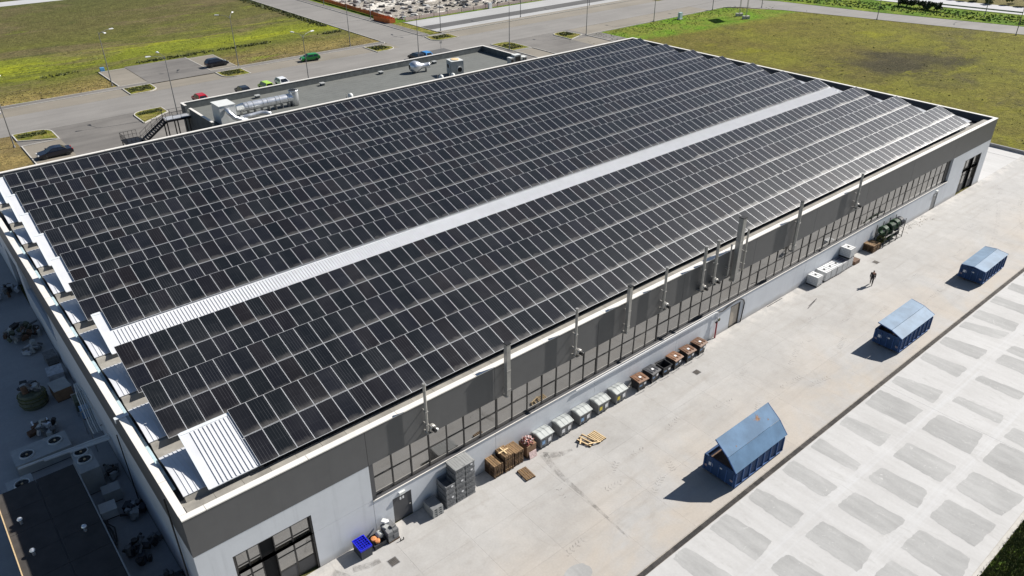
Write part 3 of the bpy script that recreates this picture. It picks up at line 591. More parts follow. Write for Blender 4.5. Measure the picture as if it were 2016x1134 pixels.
for a, b in zip(bj[:-1], bj[1:]): panel(a if a else 0.0-g, b if b < WX else WX+g, HB, HZ-.005, 'facade_grey', name='band_panel', y0=0.0)
# side walls
def side(x, y0, y1, z0, z1, m, name, face=-1, d=0.30):
    MB().box(x if face < 0 else x-d, x+d if face < 0 else x, y0+g, y1-g, z0, z1).build(name, m, fac)
ys = [0.31, 10.4, 20.4, 30.4, 40.4, 50.4, DY-0.31]
for a, b in zip(ys[:-1], ys[1:]):
    side(0.0, a, b, HB, HZ-.005, 'facade_grey', 'band_panel'); side(WX, a, b, HB, HZ-.005, 'facade_grey', 'band_panel', 1)
    side(WX-.012, a, b, 0.01, HB-.01, 'facade_white', 'wall_panel', 1)
for a, b, z0, z1 in ((0.31, 33.2, 0.01, HB-.01), (33.2, 45.0, 0.01, 3.0), (45.0, 47.5, 0.01, HB-.01), (47.5, 53.0, 4.6, HB-.01), (53, 56, 0.01, HB-.01), (56, DY-.31, 0.01, 3.0)):
    side(0.012, a, b, z0, z1, 'facade_white', 'wall_panel')
for a, b in ((33.2, 45.0), (56, 62.7)):
    w = MB().box(0.30, 0.40, a, b, 3.0, HB).build('window', 'frame_dark', fac)
    MB().box(0.285, 0.299, a+.05, b-.05, 3.05, HB-.05).build('pane', 'facade_glass', w)
MB().box(0.32, 0.42, 47.5, 53, 0, 4.6).build('gate', 'black', fac)
for k in range(10):
    a = k*10.49; MB().box(a+g if k else 0, a+10.49-g if k < 9 else WX, DY-.3, DY, 0.0, HZ-.005).build('wall_panel', 'facade_grey', fac)
# window bands: eight windows of two rows by seven panes
PW = 1.4575
for i in range(8):
    x0 = 11.33+10.2*i; n = 7; x1 = x0+PW*n; wm = MB(); yg = 0.29
    for k in range(n+1):
        t = 0.085 if k in (0, n) else 0.05
        wm.box(x0+PW*k-(t if k else -.003), x0+PW*k+(t if k < n else -.003), yg-.05, yg+.05, 3.021, HB-.001)
    for z in (3.068, 4.62, HB-.048): wm.box(x0+.09, x1-.09, yg-.045, yg+.045, z-.045, z+.045)
    wn_ = wm.build('window', 'frame_dark', fac)
    pm = MB().box(0.05, PW-.05, 0, 0.02, 0, 1.48).mesh('pane', 'facade_glass')
    pm2 = MB().box(0.05, PW-.05, 0, 0.02, 0, 1.32).mesh('pane', 'facade_glass')
    for k in range(n):
        place(pm, 'pane', wn_, (x0+PW*k, yg-.01+U(-.004, .004), 3.095), (U(-.012, .012), 0, U(-.012, .012)))
        place(pm2, 'pane', wn_, (x0+PW*k, yg-.01+U(-.004, .004), 4.665), (U(-.012, .012), 0, U(-.012, .012)))
MB().box(10.68, 11.32, 0.02, 0.30, 2.9, HB-.012).build('window_jamb', 'door_grey', fac)
MB().box(93.0, 93.88, 0.26, 0.33, 2.98, HB-.012).build('window_jamb', 'frame_dark', fac)
for a, b in zip(edges[:-1], edges[1:]): MB().box(a+g, b-g, -0.05, 0.011, 2.985, 3.02).build('window_sill', 'coping_white', fac); MB().box(a+g, b-g, 0.012, 0.30, 2.985, 3.018).build('window_sill', 'door_grey', fac)
# doors
def metal_door(x0, x1, z1, m, sign=True, lamp=True, y=0.06):
    d = MB().box(x0, x1, y+.002, y+.06, 0.02, z1-.02).box(x0, x0+.05, y-.01, y+.001, 0.02, z1).box(x1-.05, x1, y-.01, y+.001, 0.02, z1).box(x0+.05, x1-.05, y-.01, y+.001, z1-.06, z1).build('door', m, fac)
    MB().box(x1-.22, x1-.10, y-.06, y-.02, 0.98, 1.04).build('handle', 'galvanised', d)
    if sign:
        for q in (-.17, .04): MB().box((x0+x1)/2+q, (x0+x1)/2+q+.13, y-.018, y-.011, z1-.42, z1-.2).build('door_sign', 'sticker_white', d)
    if lamp: tag(MB().box((x0+x1)/2-.25, (x0+x1)/2+.2, -0.16, 0.008, z1+.16, z1+.36).build('wall_lamp', 'unit_white', fac))
metal_door(12.42, 13.88, 2.2, 'door_grey'); metal_door(90.65, 92.0, 2.2, 'bin_grey', True, True)
d2 = MB().box(49.42, 49.54, 0.04, 0.2, 0, 2.42).box(50.83, 50.95, 0.04, 0.2, 0, 2.42).box(49.54, 50.83, 0.04, 0.2, 2.3, 2.42).box(49.54, 50.83, .04, .2, 0, .1).build('door', 'frame_dark', fac)
MB().box(49.54, 50.83, 0.10, 0.14, 0.1, 2.3).build('door_leaf', 'door_beige', d2)
# sliding gates with panes
def gate(x0, x1, z1, leaves, gap):
    gt = MB().box(x0, x0+.12, 0.05, 0.35, 0, z1).box(x1-.12, x1, 0.05, 0.35, 0, z1).box(x0+.12, x1-.12, 0.05, 0.35, z1-.1, z1).build('gate', 'frame_dark', fac)
    for a, b in leaves:
        lf = MB(); w = (b-a)/2
        for k in range(3): lf.box(a+k*w-.04*(k > 0), a+k*w+.04*(k < 2)+.02, 0.22, 0.30, 0.05, z1-.1)
        zs = [0.05, 1.15, 2.3, 3.42, z1-.16]
        for z in zs: lf.box(a, b, 0.225, 0.295, z, z+.06)
        l = lf.build('gate_leaf', 'frame_dark', gt)
        MB().box(a+.06, b-.04, 0.24, 0.28, 0.11, 1.15).build('lower_board', 'door_grey', gt)
        for k in range(2):
            for q in range(1, 4): MB().box(a+k*w+.06, a+k*w+w-.04, 0.255, 0.27, zs[q]+.06, zs[q+1]).build('pane', 'facade_glass', gt)
gate(1.95, 6.85, 4.62, [(4.4, 6.7), (2.1, 3.55)], None); gate(98.0, 103.0, 4.68, [(98.15, 100.2), (101.4, 102.9)], None)
# parapets and copings
T = 0.36
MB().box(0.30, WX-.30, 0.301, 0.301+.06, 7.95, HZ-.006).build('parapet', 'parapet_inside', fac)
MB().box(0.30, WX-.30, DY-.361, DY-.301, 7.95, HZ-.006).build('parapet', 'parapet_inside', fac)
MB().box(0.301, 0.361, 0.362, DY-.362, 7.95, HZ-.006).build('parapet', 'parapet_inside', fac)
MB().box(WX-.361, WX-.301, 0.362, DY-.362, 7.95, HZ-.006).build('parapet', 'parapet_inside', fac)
cxs = [-.03, 1.3, 7.3]+[7.3+6.15*k for k in range(1, 16)]; cxs = [c for c in cxs if c < WX-2]+[WX+.03]
for y0, y1, nm in ((-.03, .40, 0), (DY-.40, DY+.03, 1)):
    for a, b in zip(cxs[:-1], cxs[1:]): MB().box(a+.012, b-.012, y0, y1, HZ, HZ+.07).build('coping', 'coping_white', fac)
cys = [.403, 3.6, 10.5, 17.0, 23.5, 30, 36.5, 43.2, 49.7, 56.2, DY-.403]
for x0, x1 in ((-.03, .40), (WX-.40, WX+.03)):
    for a, b in zip(cys[:-1], cys[1:]): MB().box(x0, x1, a+.012, b-.012, HZ, HZ+.07).build('coping', 'coping_white', fac)
# roof: deck, gutter slabs, concrete wing beams, arched sheets, tilted sheets
MB().box(.37, 100.95, .37, DY-.37, 7.95, 8.20).build('roof_deck', 'parapet_inside', fac)  # deck coloured dark to paint in the shade under the panels
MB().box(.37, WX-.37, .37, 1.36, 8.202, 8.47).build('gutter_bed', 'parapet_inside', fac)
MB().box(.37, 5.2, 1.362, 1.9, 8.202, 8.47).build('gutter_bed', 'roof_concrete', fac)
gm = MB().box(0.008, 1.62, 0, 0.97, 0, 0.05).mesh('gutter_slab', 'roof_concrete')
for k in range(64): place(gm, 'gutter_slab', fac, (0.5+1.627*k, 0.372+U(0, .01), 8.472+U(0, .012)))
PIT = 5.72
def plane_z(y, i): return 9.05+(y-PIT*i-1.07)*0.331
ARC = [(1.68+4.1*k/16, 8.88-0.08*k/16+0.27*math.sin(PI*k/16)) for k in range(17)]
XL = [1.95, 1.85, 1.85, 1.75, 1.80, 1.52, 1.55, 1.52, 1.50, 1.50]
XS = [4.93, 1.70, 1.75, 2.50, 1.65, 2.40, 2.45, 2.40, 2.40, 2.40]
for i in range(10):
    oy = PIT*i
    # wing beam flanks under the arch
    if i == 0: MB().prism([(1.45, 8.2), (2.0, 8.2), (2.0, 8.80), (1.70, 8.80)], 0.75, 4.9, 'x').build('wing_beam', 'roof_concrete', fac, (0, oy, 0))
    MB().prism([(5.25, 8.21), (7.55, 8.21), (7.55, 8.80), (7.22, 8.80), (6.95, 8.52), (6.0, 8.50), (5.70, 8.68), (5.25, 8.68)] if i < 9 else [(5.25, 8.21), (6.3, 8.21), (6.0, 8.5), (5.70, 8.68), (5.25, 8.68)], 0.75, WX-3.9, 'x').build('wing_beam', 'roof_concrete', fac, (0, oy, 0))
    am = MB(); outer = ARC; inner = [(y, z-.035) for y, z in reversed(ARC)]
    am.prism(outer+inner, 0.70, 100.9, 'x')
    for x in [1.0+.25*k for k in range(7)]+[99.9, 100.2, 100.5, 100.75]:
        am.prism([(y, z+.03) for y, z in outer]+[(y, z+.001) for y, z in reversed(outer)], x, x+.04, 'x')
    am.build('arched_sheet', 'sheet_white', fac, (0, oy, 0))
    y0, y1 = 1.20, 5.18; z0, z1 = 9.05+(y0-1.07)*.331-.13, 9.05+(y1-1.07)*.331-.13
    ts = MB().prism([(y0, z0), (y1, z1), (y1, z1-.05), (y0, z0-.05)], XL[i], 99.2, 'x').build('tilted_sheet', 'sheet_white', fac, (0, oy, 0))
    MB().prism([(y0-.02, z0+.001), (y1+.02, z1+.001), (y1+.02, z1+.035), (y0-.02, z0+.035)], XL[i]-.02, XL[i]+.07, 'x').prism([(y1-.16, z1-.05), (y1+.03, z1+.012), (y1+.03, z1+.045), (y1-.16, z1-.017)], XL[i]+.071, XS[i]+0.02 if i == 0 else 2.35, 'x').build('flashing', 'flashing', fac, (0, oy, 0))
    if i in (0, 3):
        rb = MB(); ya = y1-.2 if i == 0 else 3.12; za = 9.05+(ya-1.07)*.331-.13
        x = 2.55; hh = .05 if i == 0 else .042
        while x < (4.9 if i == 0 else 99.7):
            rb.prism([(y0+.02, z0+.006), (ya, za), (ya, za+hh), (y0+.02, z0+hh+.005)], x, x+.045, 'x'); x += .25
        tag(rb.build('sheet_ribs', 'sheet_white', fac, (0, oy, 0)), kind='stuff')
MB().box(.44, .62, 2.8, 46, 8.62, 8.68).build('cable_tray', 'tray_metal', fac)
MB().box(-.25, .60, 10.85, 11.15, 8.872, 8.92).box(-.25, -.20, 10.85, 11.15, 8.6, 8.871).build('cable_bridge', 'flashing', fac)

# ------------------------------------------------------------------ solar arrays, one per roof bay, each panel a part
PL, PWD = 2.205, 1.134
def panel_mesh():
    mb = MB(); w, l, h, f = PWD/2, PL/2, .035, .017
    o = [(-w, -l), (w, -l), (w, l), (-w, l)]; n = [(-w+f, -l+f), (w-f, -l+f), (w-f, l-f), (-w+f, l-f)]
    v = [(x, y, -h) for x, y in o]+[(x, y, 0) for x, y in o]+[(x, y, 0) for x, y in n]+[(x, y, -.003) for x, y in n]
    fs = [(3, 2, 1, 0)]+[(i, (i+1) % 4, 4+(i+1) % 4, 4+i) for i in range(4)]+[(4+i, 4+(i+1) % 4, 8+(i+1) % 4, 8+i) for i in range(4)]
    mb.add(v, fs, 0); mb.add([v[12], v[13], v[14], v[15]], [(0, 1, 2, 3)], 1); return mb.mesh('solar_panel', ['solar_frame', 'solar_glass'])
pme = panel_mesh(); TILT = math.atan(0.331)
BANK = ['bank of solar panels nearest the windowed facade, beside the bare white corner sheet', 'second bank of solar panels from the windowed facade', 'third bank of solar panels, just in front of the bare white strip',
        'single row of solar panels directly behind the bare white strip', 'first two-row bank of solar panels beyond the bare white strip', 'second two-row bank of solar panels beyond the bare white strip',
        'third two-row bank of solar panels beyond the bare white strip', 'fourth two-row bank of solar panels beyond the bare white strip', 'bank of solar panels second from the rear parapet', 'rearmost bank of solar panels beside the rear parapet and annex']
for i in range(10):
    ar = thing('solar_array', BANK[i], 'solar panels', (0, PIT*i, 0), 0, 'solar panel banks on the roof')
    n = int((99.95-XS[i])/1.147)
    for row in ((0,) if i == 3 else (0, 1)):
        s = PL/2+.012 + (PL+.03)*(1-row); y = 1.06+s*math.cos(TILT); z = 9.05+s*math.sin(TILT)
        for k in range(n):
            place(pme, 'solar_panel', ar, (XS[i]+PWD/2+1.147*k, y, z+U(-.004, .004)), (TILT+U(-.004, .004), U(-.004, .004), 0))

# ------------------------------------------------------------------ flues on the facade
def flue(xa, zt, zb, r, label, blower=False, pipe=False, y=-0.36, wide=False):
    x = xa-.0106*(xa+5); zt += .33; zb += .33
    t = thing('flue_pipe', label, 'flue', (x, y, zb), 0, 'flues along the facade'); h = zt-zb
    if wide: MB().box(-r, r, -r, r, 0, h).build('pipe', 'galvanised', t); MB().box(-r-.03, r+.03, -r-.03, r+.03, h+.002, h+.07).build('rain_cap', 'black', t)
    else: MB().cyl((0, 0, 0), (0, 0, h), r, n=14).build('pipe', 'galvanised', t, smooth=False); MB().cyl((0, 0, h+.002), (0, 0, h+.06), r+.015, n=14).build('rain_cap', 'black' if r > .15 else 'galvanised', t)
    for z in (0.5, h-2.2): MB().box(-r-.02, r+.02, -r-.02, r+.015, z, z+.05).box(-.03, .03, r+.016, -y, z, z+.05).build('bracket', 'galvanised', t)
    MB().tube([(0, 0, 0.02), (0, .02, -.12), (0, .14, -.2), (0, .36, -.2)], r*.85, 8).build('elbow', 'galvanised', t)
    if pipe: MB().cyl((r+.11, .05, 0), (r+.11, .05, h-.08), .05, n=8).build('side_pipe', 'galvanised', t)
    if blower:
        b = MB().lathe([(.05, -.16), (.23, -.16), (.27, -.1), (.27, .1), (.23, .16), (.05, .16)], (.38, .02, .02), 12, 0, 'y').box(.1, .6, -.1, .35, -.33, -.27).build('blower', 'galvanised', t)
        MB().cyl((.38, -.15, .02), (.38, -.42, .02), .13, n=10).build('motor', 'black', t); MB().cyl((.62, 0, -.2), (.78, -.05, -.3), .1, n=10).build('outlet', 'pipe_white', t)
    return t
flue(15.5, 10.2, 6.45, .10, 'slim grey flue with a white blower, nearest the building corner', True)
flue(22.35, 10.25, 5.95, .165, 'square grey flue with a black top, second from the building corner', False, True, wide=True)
flue(29.0, 10.35, 6.4, .10, 'slim grey flue with blower above the pale lidded bins', True)
flue(34.75, 10.1, 6.0, .145, 'thick grey flue with a thin side pipe above the first brown bin', False, True, wide=True)
flue(39.1, 10.2, 6.5, .11, 'slim grey flue with blower above the middle of the brown bins', True)
flue(44.15, 10.4, 6.3, .13, 'grey flue with blower, left of the close pair beside the tall chimney', True)
flue(45.85, 10.4, 6.35, .13, 'grey flue with blower, right of the close pair beside the tall chimney', True)
flue(47.9, 9.3, 6.4, .07, 'thin short pipe just left of the tall thick chimney')
flue(49.0, 11.6, 5.6, .23, 'tallest and thickest grey chimney on the facade', False, False, wide=True)
flue(50.2, 10.15, 6.2, .09, 'thin grey flue just right of the tall thick chimney')
flue(58.7, 10.35, 5.3, .16, 'grey flue reaching down over the window above the white tanks', False, True)
flue(70.0, 10.2, 6.6, .12, 'grey flue with blower, farthest along the facade', True)
t = tag(MB().tube([(29.2, -.1, 2.86), (36, -.1, 2.86), (46.9, -.1, 2.86), (47.15, -.12, 2.8), (47.2, -.14, 2.3)], .045, 7).build('white_pipe', 'pipe_white'), 'long white pipe running under the window sill above the bins', 'pipe')
t = thing('hose_point', 'red standpipe with white elbow on the wall beside the beige door', 'standpipe', (47.2, -.16, 0))
MB().cyl((0, 0, 0), (0, 0, 1.75), .07, n=10).build('riser', 'pipe_red', t); MB().cyl((0, 0, 1.752), (0, 0, 2.28), .05, n=10).build('valve_pipe', 'pipe_white', t)
MB().cyl((-.22, 0, 1.72), (.22, 0, 1.9), .07, n=8).build('valve', 'cable_black', t); MB().lathe([(.02, 0), (.16, .01), (.16, .05), (.02, .06)], (.18, -.1, 1.95), 10, 0, 'y').build('valve_wheel', 'coil_olive', t)
tag(MB().tube([(47.2, -.08, 2.75), (48.0, -.06, 2.55), (49.0, -.05, 2.75), (49.9, -.05, 2.86), (50.6, -.05, 2.84), (51.05, -.05, 2.6), (51.3, -.05, 2.45), (51.5, -.05, 2.0), (51.45, -.05, 1.4), (51.35, -.06, .5), (51.3, -.06, .02)], .055, 7).build('black_cable', 'cable_black'), 'thick black cable looping over the beige door', 'cable')
tag(MB().box(55.6, 58.2, -.2, -.16, 0.005, .05).build('black_bar', 'cable_black'), 'black bar lying at the wall foot left of the white tanks', 'bar')
for k, (a, b) in enumerate((((58.4, -2.95), (60.2, -2.62)), ((58.9, -2.75), (60.7, -2.5)))):
    tag(MB().cyl((*a, .03), (*b, .03), .03, n=6).build('steel_rod', 'cable_black'), ['thin rod lying on the concrete, nearer the camera of two', 'thin rod lying on the concrete, nearer the wall of two'][k], 'rod', 'rods on the ground')
def lid(x0, x1, y0, y1, label):
    t = thing('drain_cover', label, 'drain cover', ((x0+x1)/2, (y0+y1)/2, 0.0), 0, 'square drain covers in the yard'); w, d = (x1-x0)/2, (y1-y0)/2
    MB().box(-w-.04, w+.04, -d-.04, d+.04, 0.001, .008).build('frame', 'low_wall', t)
    mb = MB(); n = 7
    for k in range(n): mb.box(-w+k*2*w/n+.012, -w+(k+1)*2*w/n-.012, -d, d, .009, .02)
    mb.build('grille', 'grate_metal', t)
lid(10.32, 10.9, -2.92, -2.36, 'square drain cover in the concrete near the blue crate'); lid(41.35, 41.95, -2.7, -2.2, 'square drain cover in front of the brown bins'); lid(72.4, 73.0, -2.75, -2.2, 'square drain cover near the walking person')

# ------------------------------------------------------------------ skips
def skip(loc, L, Wd, H, label, a1, a2, split, lm, rz=0.0):
    t = thing('waste_skip', label, 'skip', loc, rz, 'blue lidded skips by the drain')
    b = MB(); w = .05
    b.box(0, L, 0, Wd, .18, .24); b.box(0, w, 0, Wd, .242, H); b.box(L-w, L, 0, Wd, .242, H); b.box(w+.001, L-w-.001, 0, w, .242, H-.002); b.box(w+.001, L-w-.001, Wd-w, Wd, .242, H-.002)
    for y in (.0, Wd-.1): b.box(-.04, L+.04, y-.03, y+.13, H+.001, H+.09)
    for x in (-.04, L-.06): b.box(x, x+.1, .14, Wd-.14, H+.001, H+.088)
    b.build('body', 'skip_body', t)
    n = 7
    rb = MB().taper(-.035, .035, -.09, -.001, .24, H-.03, 0, 0).mesh('rib', 'skip_rib')
    for k in range(n+1):
        x = .06+k*(L-.12)/n; place(rb, 'rib', t, (x, 0, 0)); place(rb, 'rib', t, (x, Wd, 0), (0, 0, PI))
    for y, s in ((-.09, -1), (Wd+.001, 1)): MB().box(-.02, L+.02, y, y+.089, .18, .238).build('sill', 'skip_rib', t)
    db = MB()
    for k in range(5): yy = .03+k*(Wd-.1)/4; db.box(-.075, -.001, yy, yy+.06, .25, H-.06)
    db.build('end_frame', 'skip_rib', t)
    for y in (.55, Wd-.65): MB().box(.1, L-.1, y, y+.12, 0.0, .178).build('skid', 'rust_brown', t)
    MB().box(-.02, -.006, Wd*.72, Wd*.72+.34, H*.55, H*.55+.28).build('notice', 'sticker_white', t); MB().box(-.02, -.006, Wd*.42, Wd*.42+.26, H*.72, H*.72+.12).build('notice', 'sticker_white', t)
    for yy in (.06, Wd-.3): 
        for q in range(3): MB().prism([(yy+q*.09, .55), (yy+q*.09+.05, .55), (yy+q*.09+.13, .72), (yy+q*.09+.08, .72)], -.022, -.006, 'x').build('warning_stripe', 'scrap_pale', t)
    MB().box(.06, L-.06, .06, Wd-.06, .25, H*.62).build('refuse', 'rust_brown', t)
    # lid: two plates, hinged at the near long side
    p0 = (-.08, H+.1); l1 = split; l2 = Wd-split+.12
    p1 = (p0[0]+l1*math.cos(a1), p0[1]+l1*math.sin(a1)); p2 = (p1[0]+l2*math.cos(a2), p1[1]+l2*math.sin(a2))
    def plate(q0, q1):
        d = Vector((q1[0]-q0[0], q1[1]-q0[1])).normalized(); nn = Vector((-d.y, d.x))*.045
        q0 = (q0[0]+d.x*.008, q0[1]+d.y*.008); q1 = (q1[0]-d.x*.008, q1[1]-d.y*.008)
        mb = MB().prism([q0, q1, (q1[0]+nn.x, q1[1]+nn.y), (q0[0]+nn.x, q0[1]+nn.y)], -.12, L+.12, 'x')
        pl = mb.build('lid_plate', lm, t)
        for x0, x1 in ((-.16, -.121), (L+.121, L+.16)):
            e = MB(); e.prism([(q0[0]-nn.x*.8, q0[1]-nn.y*.8), (q1[0]-nn.x*.8, q1[1]-nn.y*.8), (q1[0]+nn.x*1.3, q1[1]+nn.y*1.3), (q0[0]+nn.x*1.3, q0[1]+nn.y*1.3)], x0, x1, 'x')
            e.build('lid_edge', 'skip_rib', pl)
    plate(p0, p1); plate(p1, p2)
    if a1 > .6:
        d = Vector((p2[0]-p1[0], p2[1]-p1[1])).normalized(); nn = Vector((-d.y, d.x))
        def Q(x, q): k = Vector(p1)+d*q+nn*.0495; return (x, k.x, k.y)
        for x, q, r0 in ((4.35, .98, .42), (5.2, .5, .12), (1.1, .3, .1)):
            pts = [Q(x+r*math.cos(2*PI*i/22), q+r*math.sin(2*PI*i/22)) for i in range(22) for r in [r0*(U(.6, 1.0) if i % 2 else U(.2, .4))]]
            MB().add(pts, [tuple(range(22))]).build('rust_patch', 'rust_orange', t)
    return t
skip((32.4, -12.86, 0), 6.05, 2.62, 1.5, 'blue skip nearest the camera with its rusty lid wide open', rad(49), rad(36.5), 1.25, 'skip_lid')
skip((57.5, -12.38, 0), 6.05, 2.35, 1.55, 'blue skip in the middle with its pale lid half raised', rad(23), rad(9), 1.15, 'skip_lid_pale')
skip((76.0, -12.05, 0), 5.8, 2.3, 1.5, 'farthest blue skip with its pale lid shut', rad(9), rad(-7), 1.2, 'skip_lid_pale', rad(1.0))

# ------------------------------------------------------------------ pallets
def pallet_thing(label, loc, rz=0, m='pallet_wood', group=None, flip=False, broken=False):
    t = thing('wooden_pallet', label, 'pallet', loc, rz, group)
    key = ('pl', broken)
    if key not in KIDS:
        b = MB()
        for y in (-.55, 0, .55): b.box(-.4, .4, y-.05, y+.05, .1, .122)
        for x in (-.35, 0, .35):
            for y in (-.53, 0, .53): b.box(x-.05, x+.05, y-.072, y+.072, .022, .099)
            b.box(x-.05, x+.05, -.6, .6, 0, .0215)
        KIDS[key] = b
    place(KIDS[key].mesh('base', 'pallet_base') if (key, 'm') not in KIDS else KIDS[(key, 'm')], 'base', t)
    if ('plank', m) not in KIDS: KIDS[('plank', m)] = MB().box(-.05, .05, -.6, .6, 0, .022).mesh('plank', m)
    n = 5
    for k in range(n):
        if broken and k in (1, 3): continue
        place(KIDS[('plank', m)], 'plank', t, (-.335+k*.1675, U(-.012, .012), .1225), (0, 0, U(-.012, .012)))
    return t
def stack(x, y, n, where, m, g, rz=0.0, z0=0.0, r0=0):
    for k in range(n): pallet_thing('wooden pallet %s in the %s' % (('topmost' if k == n-1 else ORD[k]), where), (x+U(-.02, .02), y+U(-.03, .03), z0+k*.146), rz+U(-.03, .03), m, g)
stack(20.55, -.55, 8, 'short stack right of the grey crates', 'pallet_wood', 'pallets stacked by the wall')
stack(21.55, -.55, 10, 'tall middle stack by the wall', 'pallet_wood', 'pallets stacked by the wall')
stack(22.5, -.52, 9, 'stack beside the cardboard scrap box', 'pallet_wood', 'pallets stacked by the wall')
pallet_thing('yellowish wooden pallet lying flat before the pallet stacks', (22.2, -2.25, 0), rad(-4), 'pallet_wood', 'pallets lying in the yard')
t = pallet_thing('pale pallet lying flat beside a broken one in the yard', (29.0, -2.75, 0), rad(4), 'pallet_fresh', 'pallets lying in the yard')
t = pallet_thing('broken pale pallet with missing planks leaning on another in the yard', (28.05, -2.55, .05), rad(14), 'pallet_fresh', 'pallets lying in the yard', broken=True); t.rotation_euler = (rad(4), rad(-5), rad(16))
for k, (x, y, a) in enumerate(((27.7, -2.3, 40), (28.3, -3.2, -20))): tag(MB().box(-.5, .5, -.05, .05, 0, .025).build('loose_plank', 'pallet_fresh', None, (x, y, .18)), ['loose plank on the broken pallet, nearer the wall', 'loose plank on the broken pallet, farther from the wall'][k], 'plank', 'loose planks').rotation_euler = (0, rad(4), rad(a))
tag(MB().box(-.45, .45, -.05, .05, 0, .03).box(-.05, .06, -.4, .4, .031, .05).build('loose_boards', 'pallet_fresh', None, (21.5, -.5, 1.48)), 'pale boards crossed on top of the tall middle pallet stack', 'boards')
stack(74.75, -.6, 6, 'dark stack left of the green coil rack', 'pallet_wood', 'pallets stacked by the coil rack'); stack(75.75, -.6, 5, 'low stack touching the green coil rack', 'pallet_wood', 'pallets stacked by the coil rack')
# ------------------------------------------------------------------ grey crates
def crate(label, loc, w=.80, d=1.12, h=.49, top=False, m='plastic_grey', group='grey crates stacked by the wall'):
    t = thing('plastic_crate', label, 'crate', loc, 0, group); k = (m, w, d, h)
    if k not in KIDS:
        b = MB(); q = .03
        b.box(0, w, 0, d, .05, .08); b.box(0.02, w-.02, .02, .02+q, .081, h-.07); b.box(.02, w-.02, d-.02-q, d-.02, .081, h-.07); b.box(.02, .02+q, .051+q, d-.051-q, .081, h-.07); b.box(w-.02-q, w-.02, .051+q, d-.051-q, .081, h-.07)
        for x in (0, w/2-.05, w-.1): b.box(x, x+.1, 0, .1, 0, .049); b.box(x, x+.1, d-.1, d, 0, .049)
        KIDS[k] = b.mesh('body', m)
        b = MB(); e = .001; b.box(0, w, 0, .05, h-.069, h-.005); b.box(0, w, d-.05, d, h-.069, h-.005); b.box(0, .05, .051, d-.051, h-.069, h-.005); b.box(w-.05, w, .051, d-.051, h-.069, h-.005)
        for x in (.08, .30, .52): b.box(x, x+.04, .006, .019, .1, h-.08)
        KIDS[k+('rim',)] = b.mesh('rim', m)
        b = MB()
        for i in range(3): b.box(.1+i*.2, .22+i*.2, .013, .0185, h*.45, h*.45+.06)
        KIDS[k+('slot',)] = b.mesh('slot', 'black')
    place(KIDS[k], 'body', t); place(KIDS[k+('rim',)], 'rim', t); place(KIDS[k+('slot',)], 'slot', t)
    if top:
        b = MB().box(-.015, w+.015, -.015, d+.015, h-.004, h+.03)
        for i in range(4): b.box(.05+i*.19, .18+i*.19, .1, d-.1, h+.031, h+.042)
        for x in (.0, w-.1): 
            for y in (0, d-.1): b.box(x, x+.1, y, y+.1, h+.031, h+.055)
        b.build('lid', 'plastic_grey_lid', t)
    if random.random() < .45: MB().box(w*.55, w*.55+.17, -.004, .004, h*.5, h*.5+.14).build('label', 'sticker_white', t)
    return t
for col, (x, n) in enumerate(((15.85, 4), (16.7, 6), (17.54, 6))):
    for k in range(n):
        crate('grey plastic crate %s in the %s column' % ('topmost' if k == n-1 else ORD[k], ['short open-topped left', 'tall middle', 'tall right'][col]), (x, -1.24, k*.5), top=(k == n-1 and col > 0))
for k in range(4):
    t = thing('plastic_pallet', 'pale grey plastic pallet %s in the low stack right of the door' % ('topmost' if k == 3 else ORD[k]), 'pallet', (14.62+U(-.02, .02), -1.36, k*.2), 0, 'grey plastic pallets by the door')
    b = MB().box(0, .85, 0, 1.1, .12, .19)
    for x in (0, .36, .72): b.box(x, x+.13, 0, 1.1, 0, .119)
    b.build('deck', 'plastic_grey_lid', t)
    if k == 3: MB().box(.02, .83, .02, 1.08, .191, .2).build('sheet_top', 'plastic_grey', t)
# blue crate, motor crate, boxes
t = thing('plastic_bin', 'black bin with a bright blue slotted tray on top', 'bin', (9.07, -1.32, 0))
b = MB().taper(.04, .82, .04, 1.06, 0, .78, .02, .02); b.build('body', 'plastic_dark', t)
b = MB()
for q in ((0, .86, 0, .06), (0, .86, 1.04, 1.1), (0, .06, .061, 1.039), (.80, .86, .061, 1.039)): b.box(*q, .782, .93)
b.build('tray_rim', 'crate_blue', t); MB().box(.061, .799, .061, 1.039, .8, .82).build('tray_floor', 'crate_bluedark', t)
b = MB()
for i in range(4): b.box(.14+i*.17, .17+i*.17, .08, 1.02, .821, .87)
for i in range(5): b.box(.07, .79, .15+i*.19, .18+i*.19, .8701, .9)
b.build('tray_ribs', 'crate_blue', t)
for i in range(2): MB().box(.2+i*.32, .34+i*.32, .028, .036, .45, .52).build('slot', 'black', t)
t = crate('low dark crate holding a motor and copper windings left of the grey boxes', (10.15, -1.16, 0), .9, .95, .42, m='plastic_dark', group=None)
tag(MB().lathe([(.1, 0), (.2, .02), (.22, .08), (.22, .34), (.2, .4), (.1, .42)], (10.84, -.85, .62), 12, 0, 'y').box(10.7, 10.98, -.78, -.5, .36, .44).build('electric_motor', 'unit_grey'), 'grey electric motor lying in the low dark crate', 'motor')
tag(MB().lathe([(.09, 0), (.2, .02), (.2, .16), (.09, .18)], (10.38, -.72, .5), 12, 0, 'z').lathe([(.09, 0), (.18, .02), (.18, .14), (.09, .16)], (10.5, -.95, .46), 12, 0, 'z').build('copper_coil', 'copper'), 'copper windings lying in the low dark crate', 'coil')
t = thing('paper_bale', 'grey bound bale of flat boxes right of the motor crate', 'bale', (11.15, -1.26, 0))
for i in range(2):
    for k in range(5): MB().box(.02+i*.4+U(-.01, .01), .4+i*.4, U(0, .03), .98+U(-.03, .03), .12+k*.165, .28+k*.165).build('bundle', 'plastic_grey', t)
MB().box(0, .84, 0, 1, 0, .118).build('pallet', 'pallet_base', t)
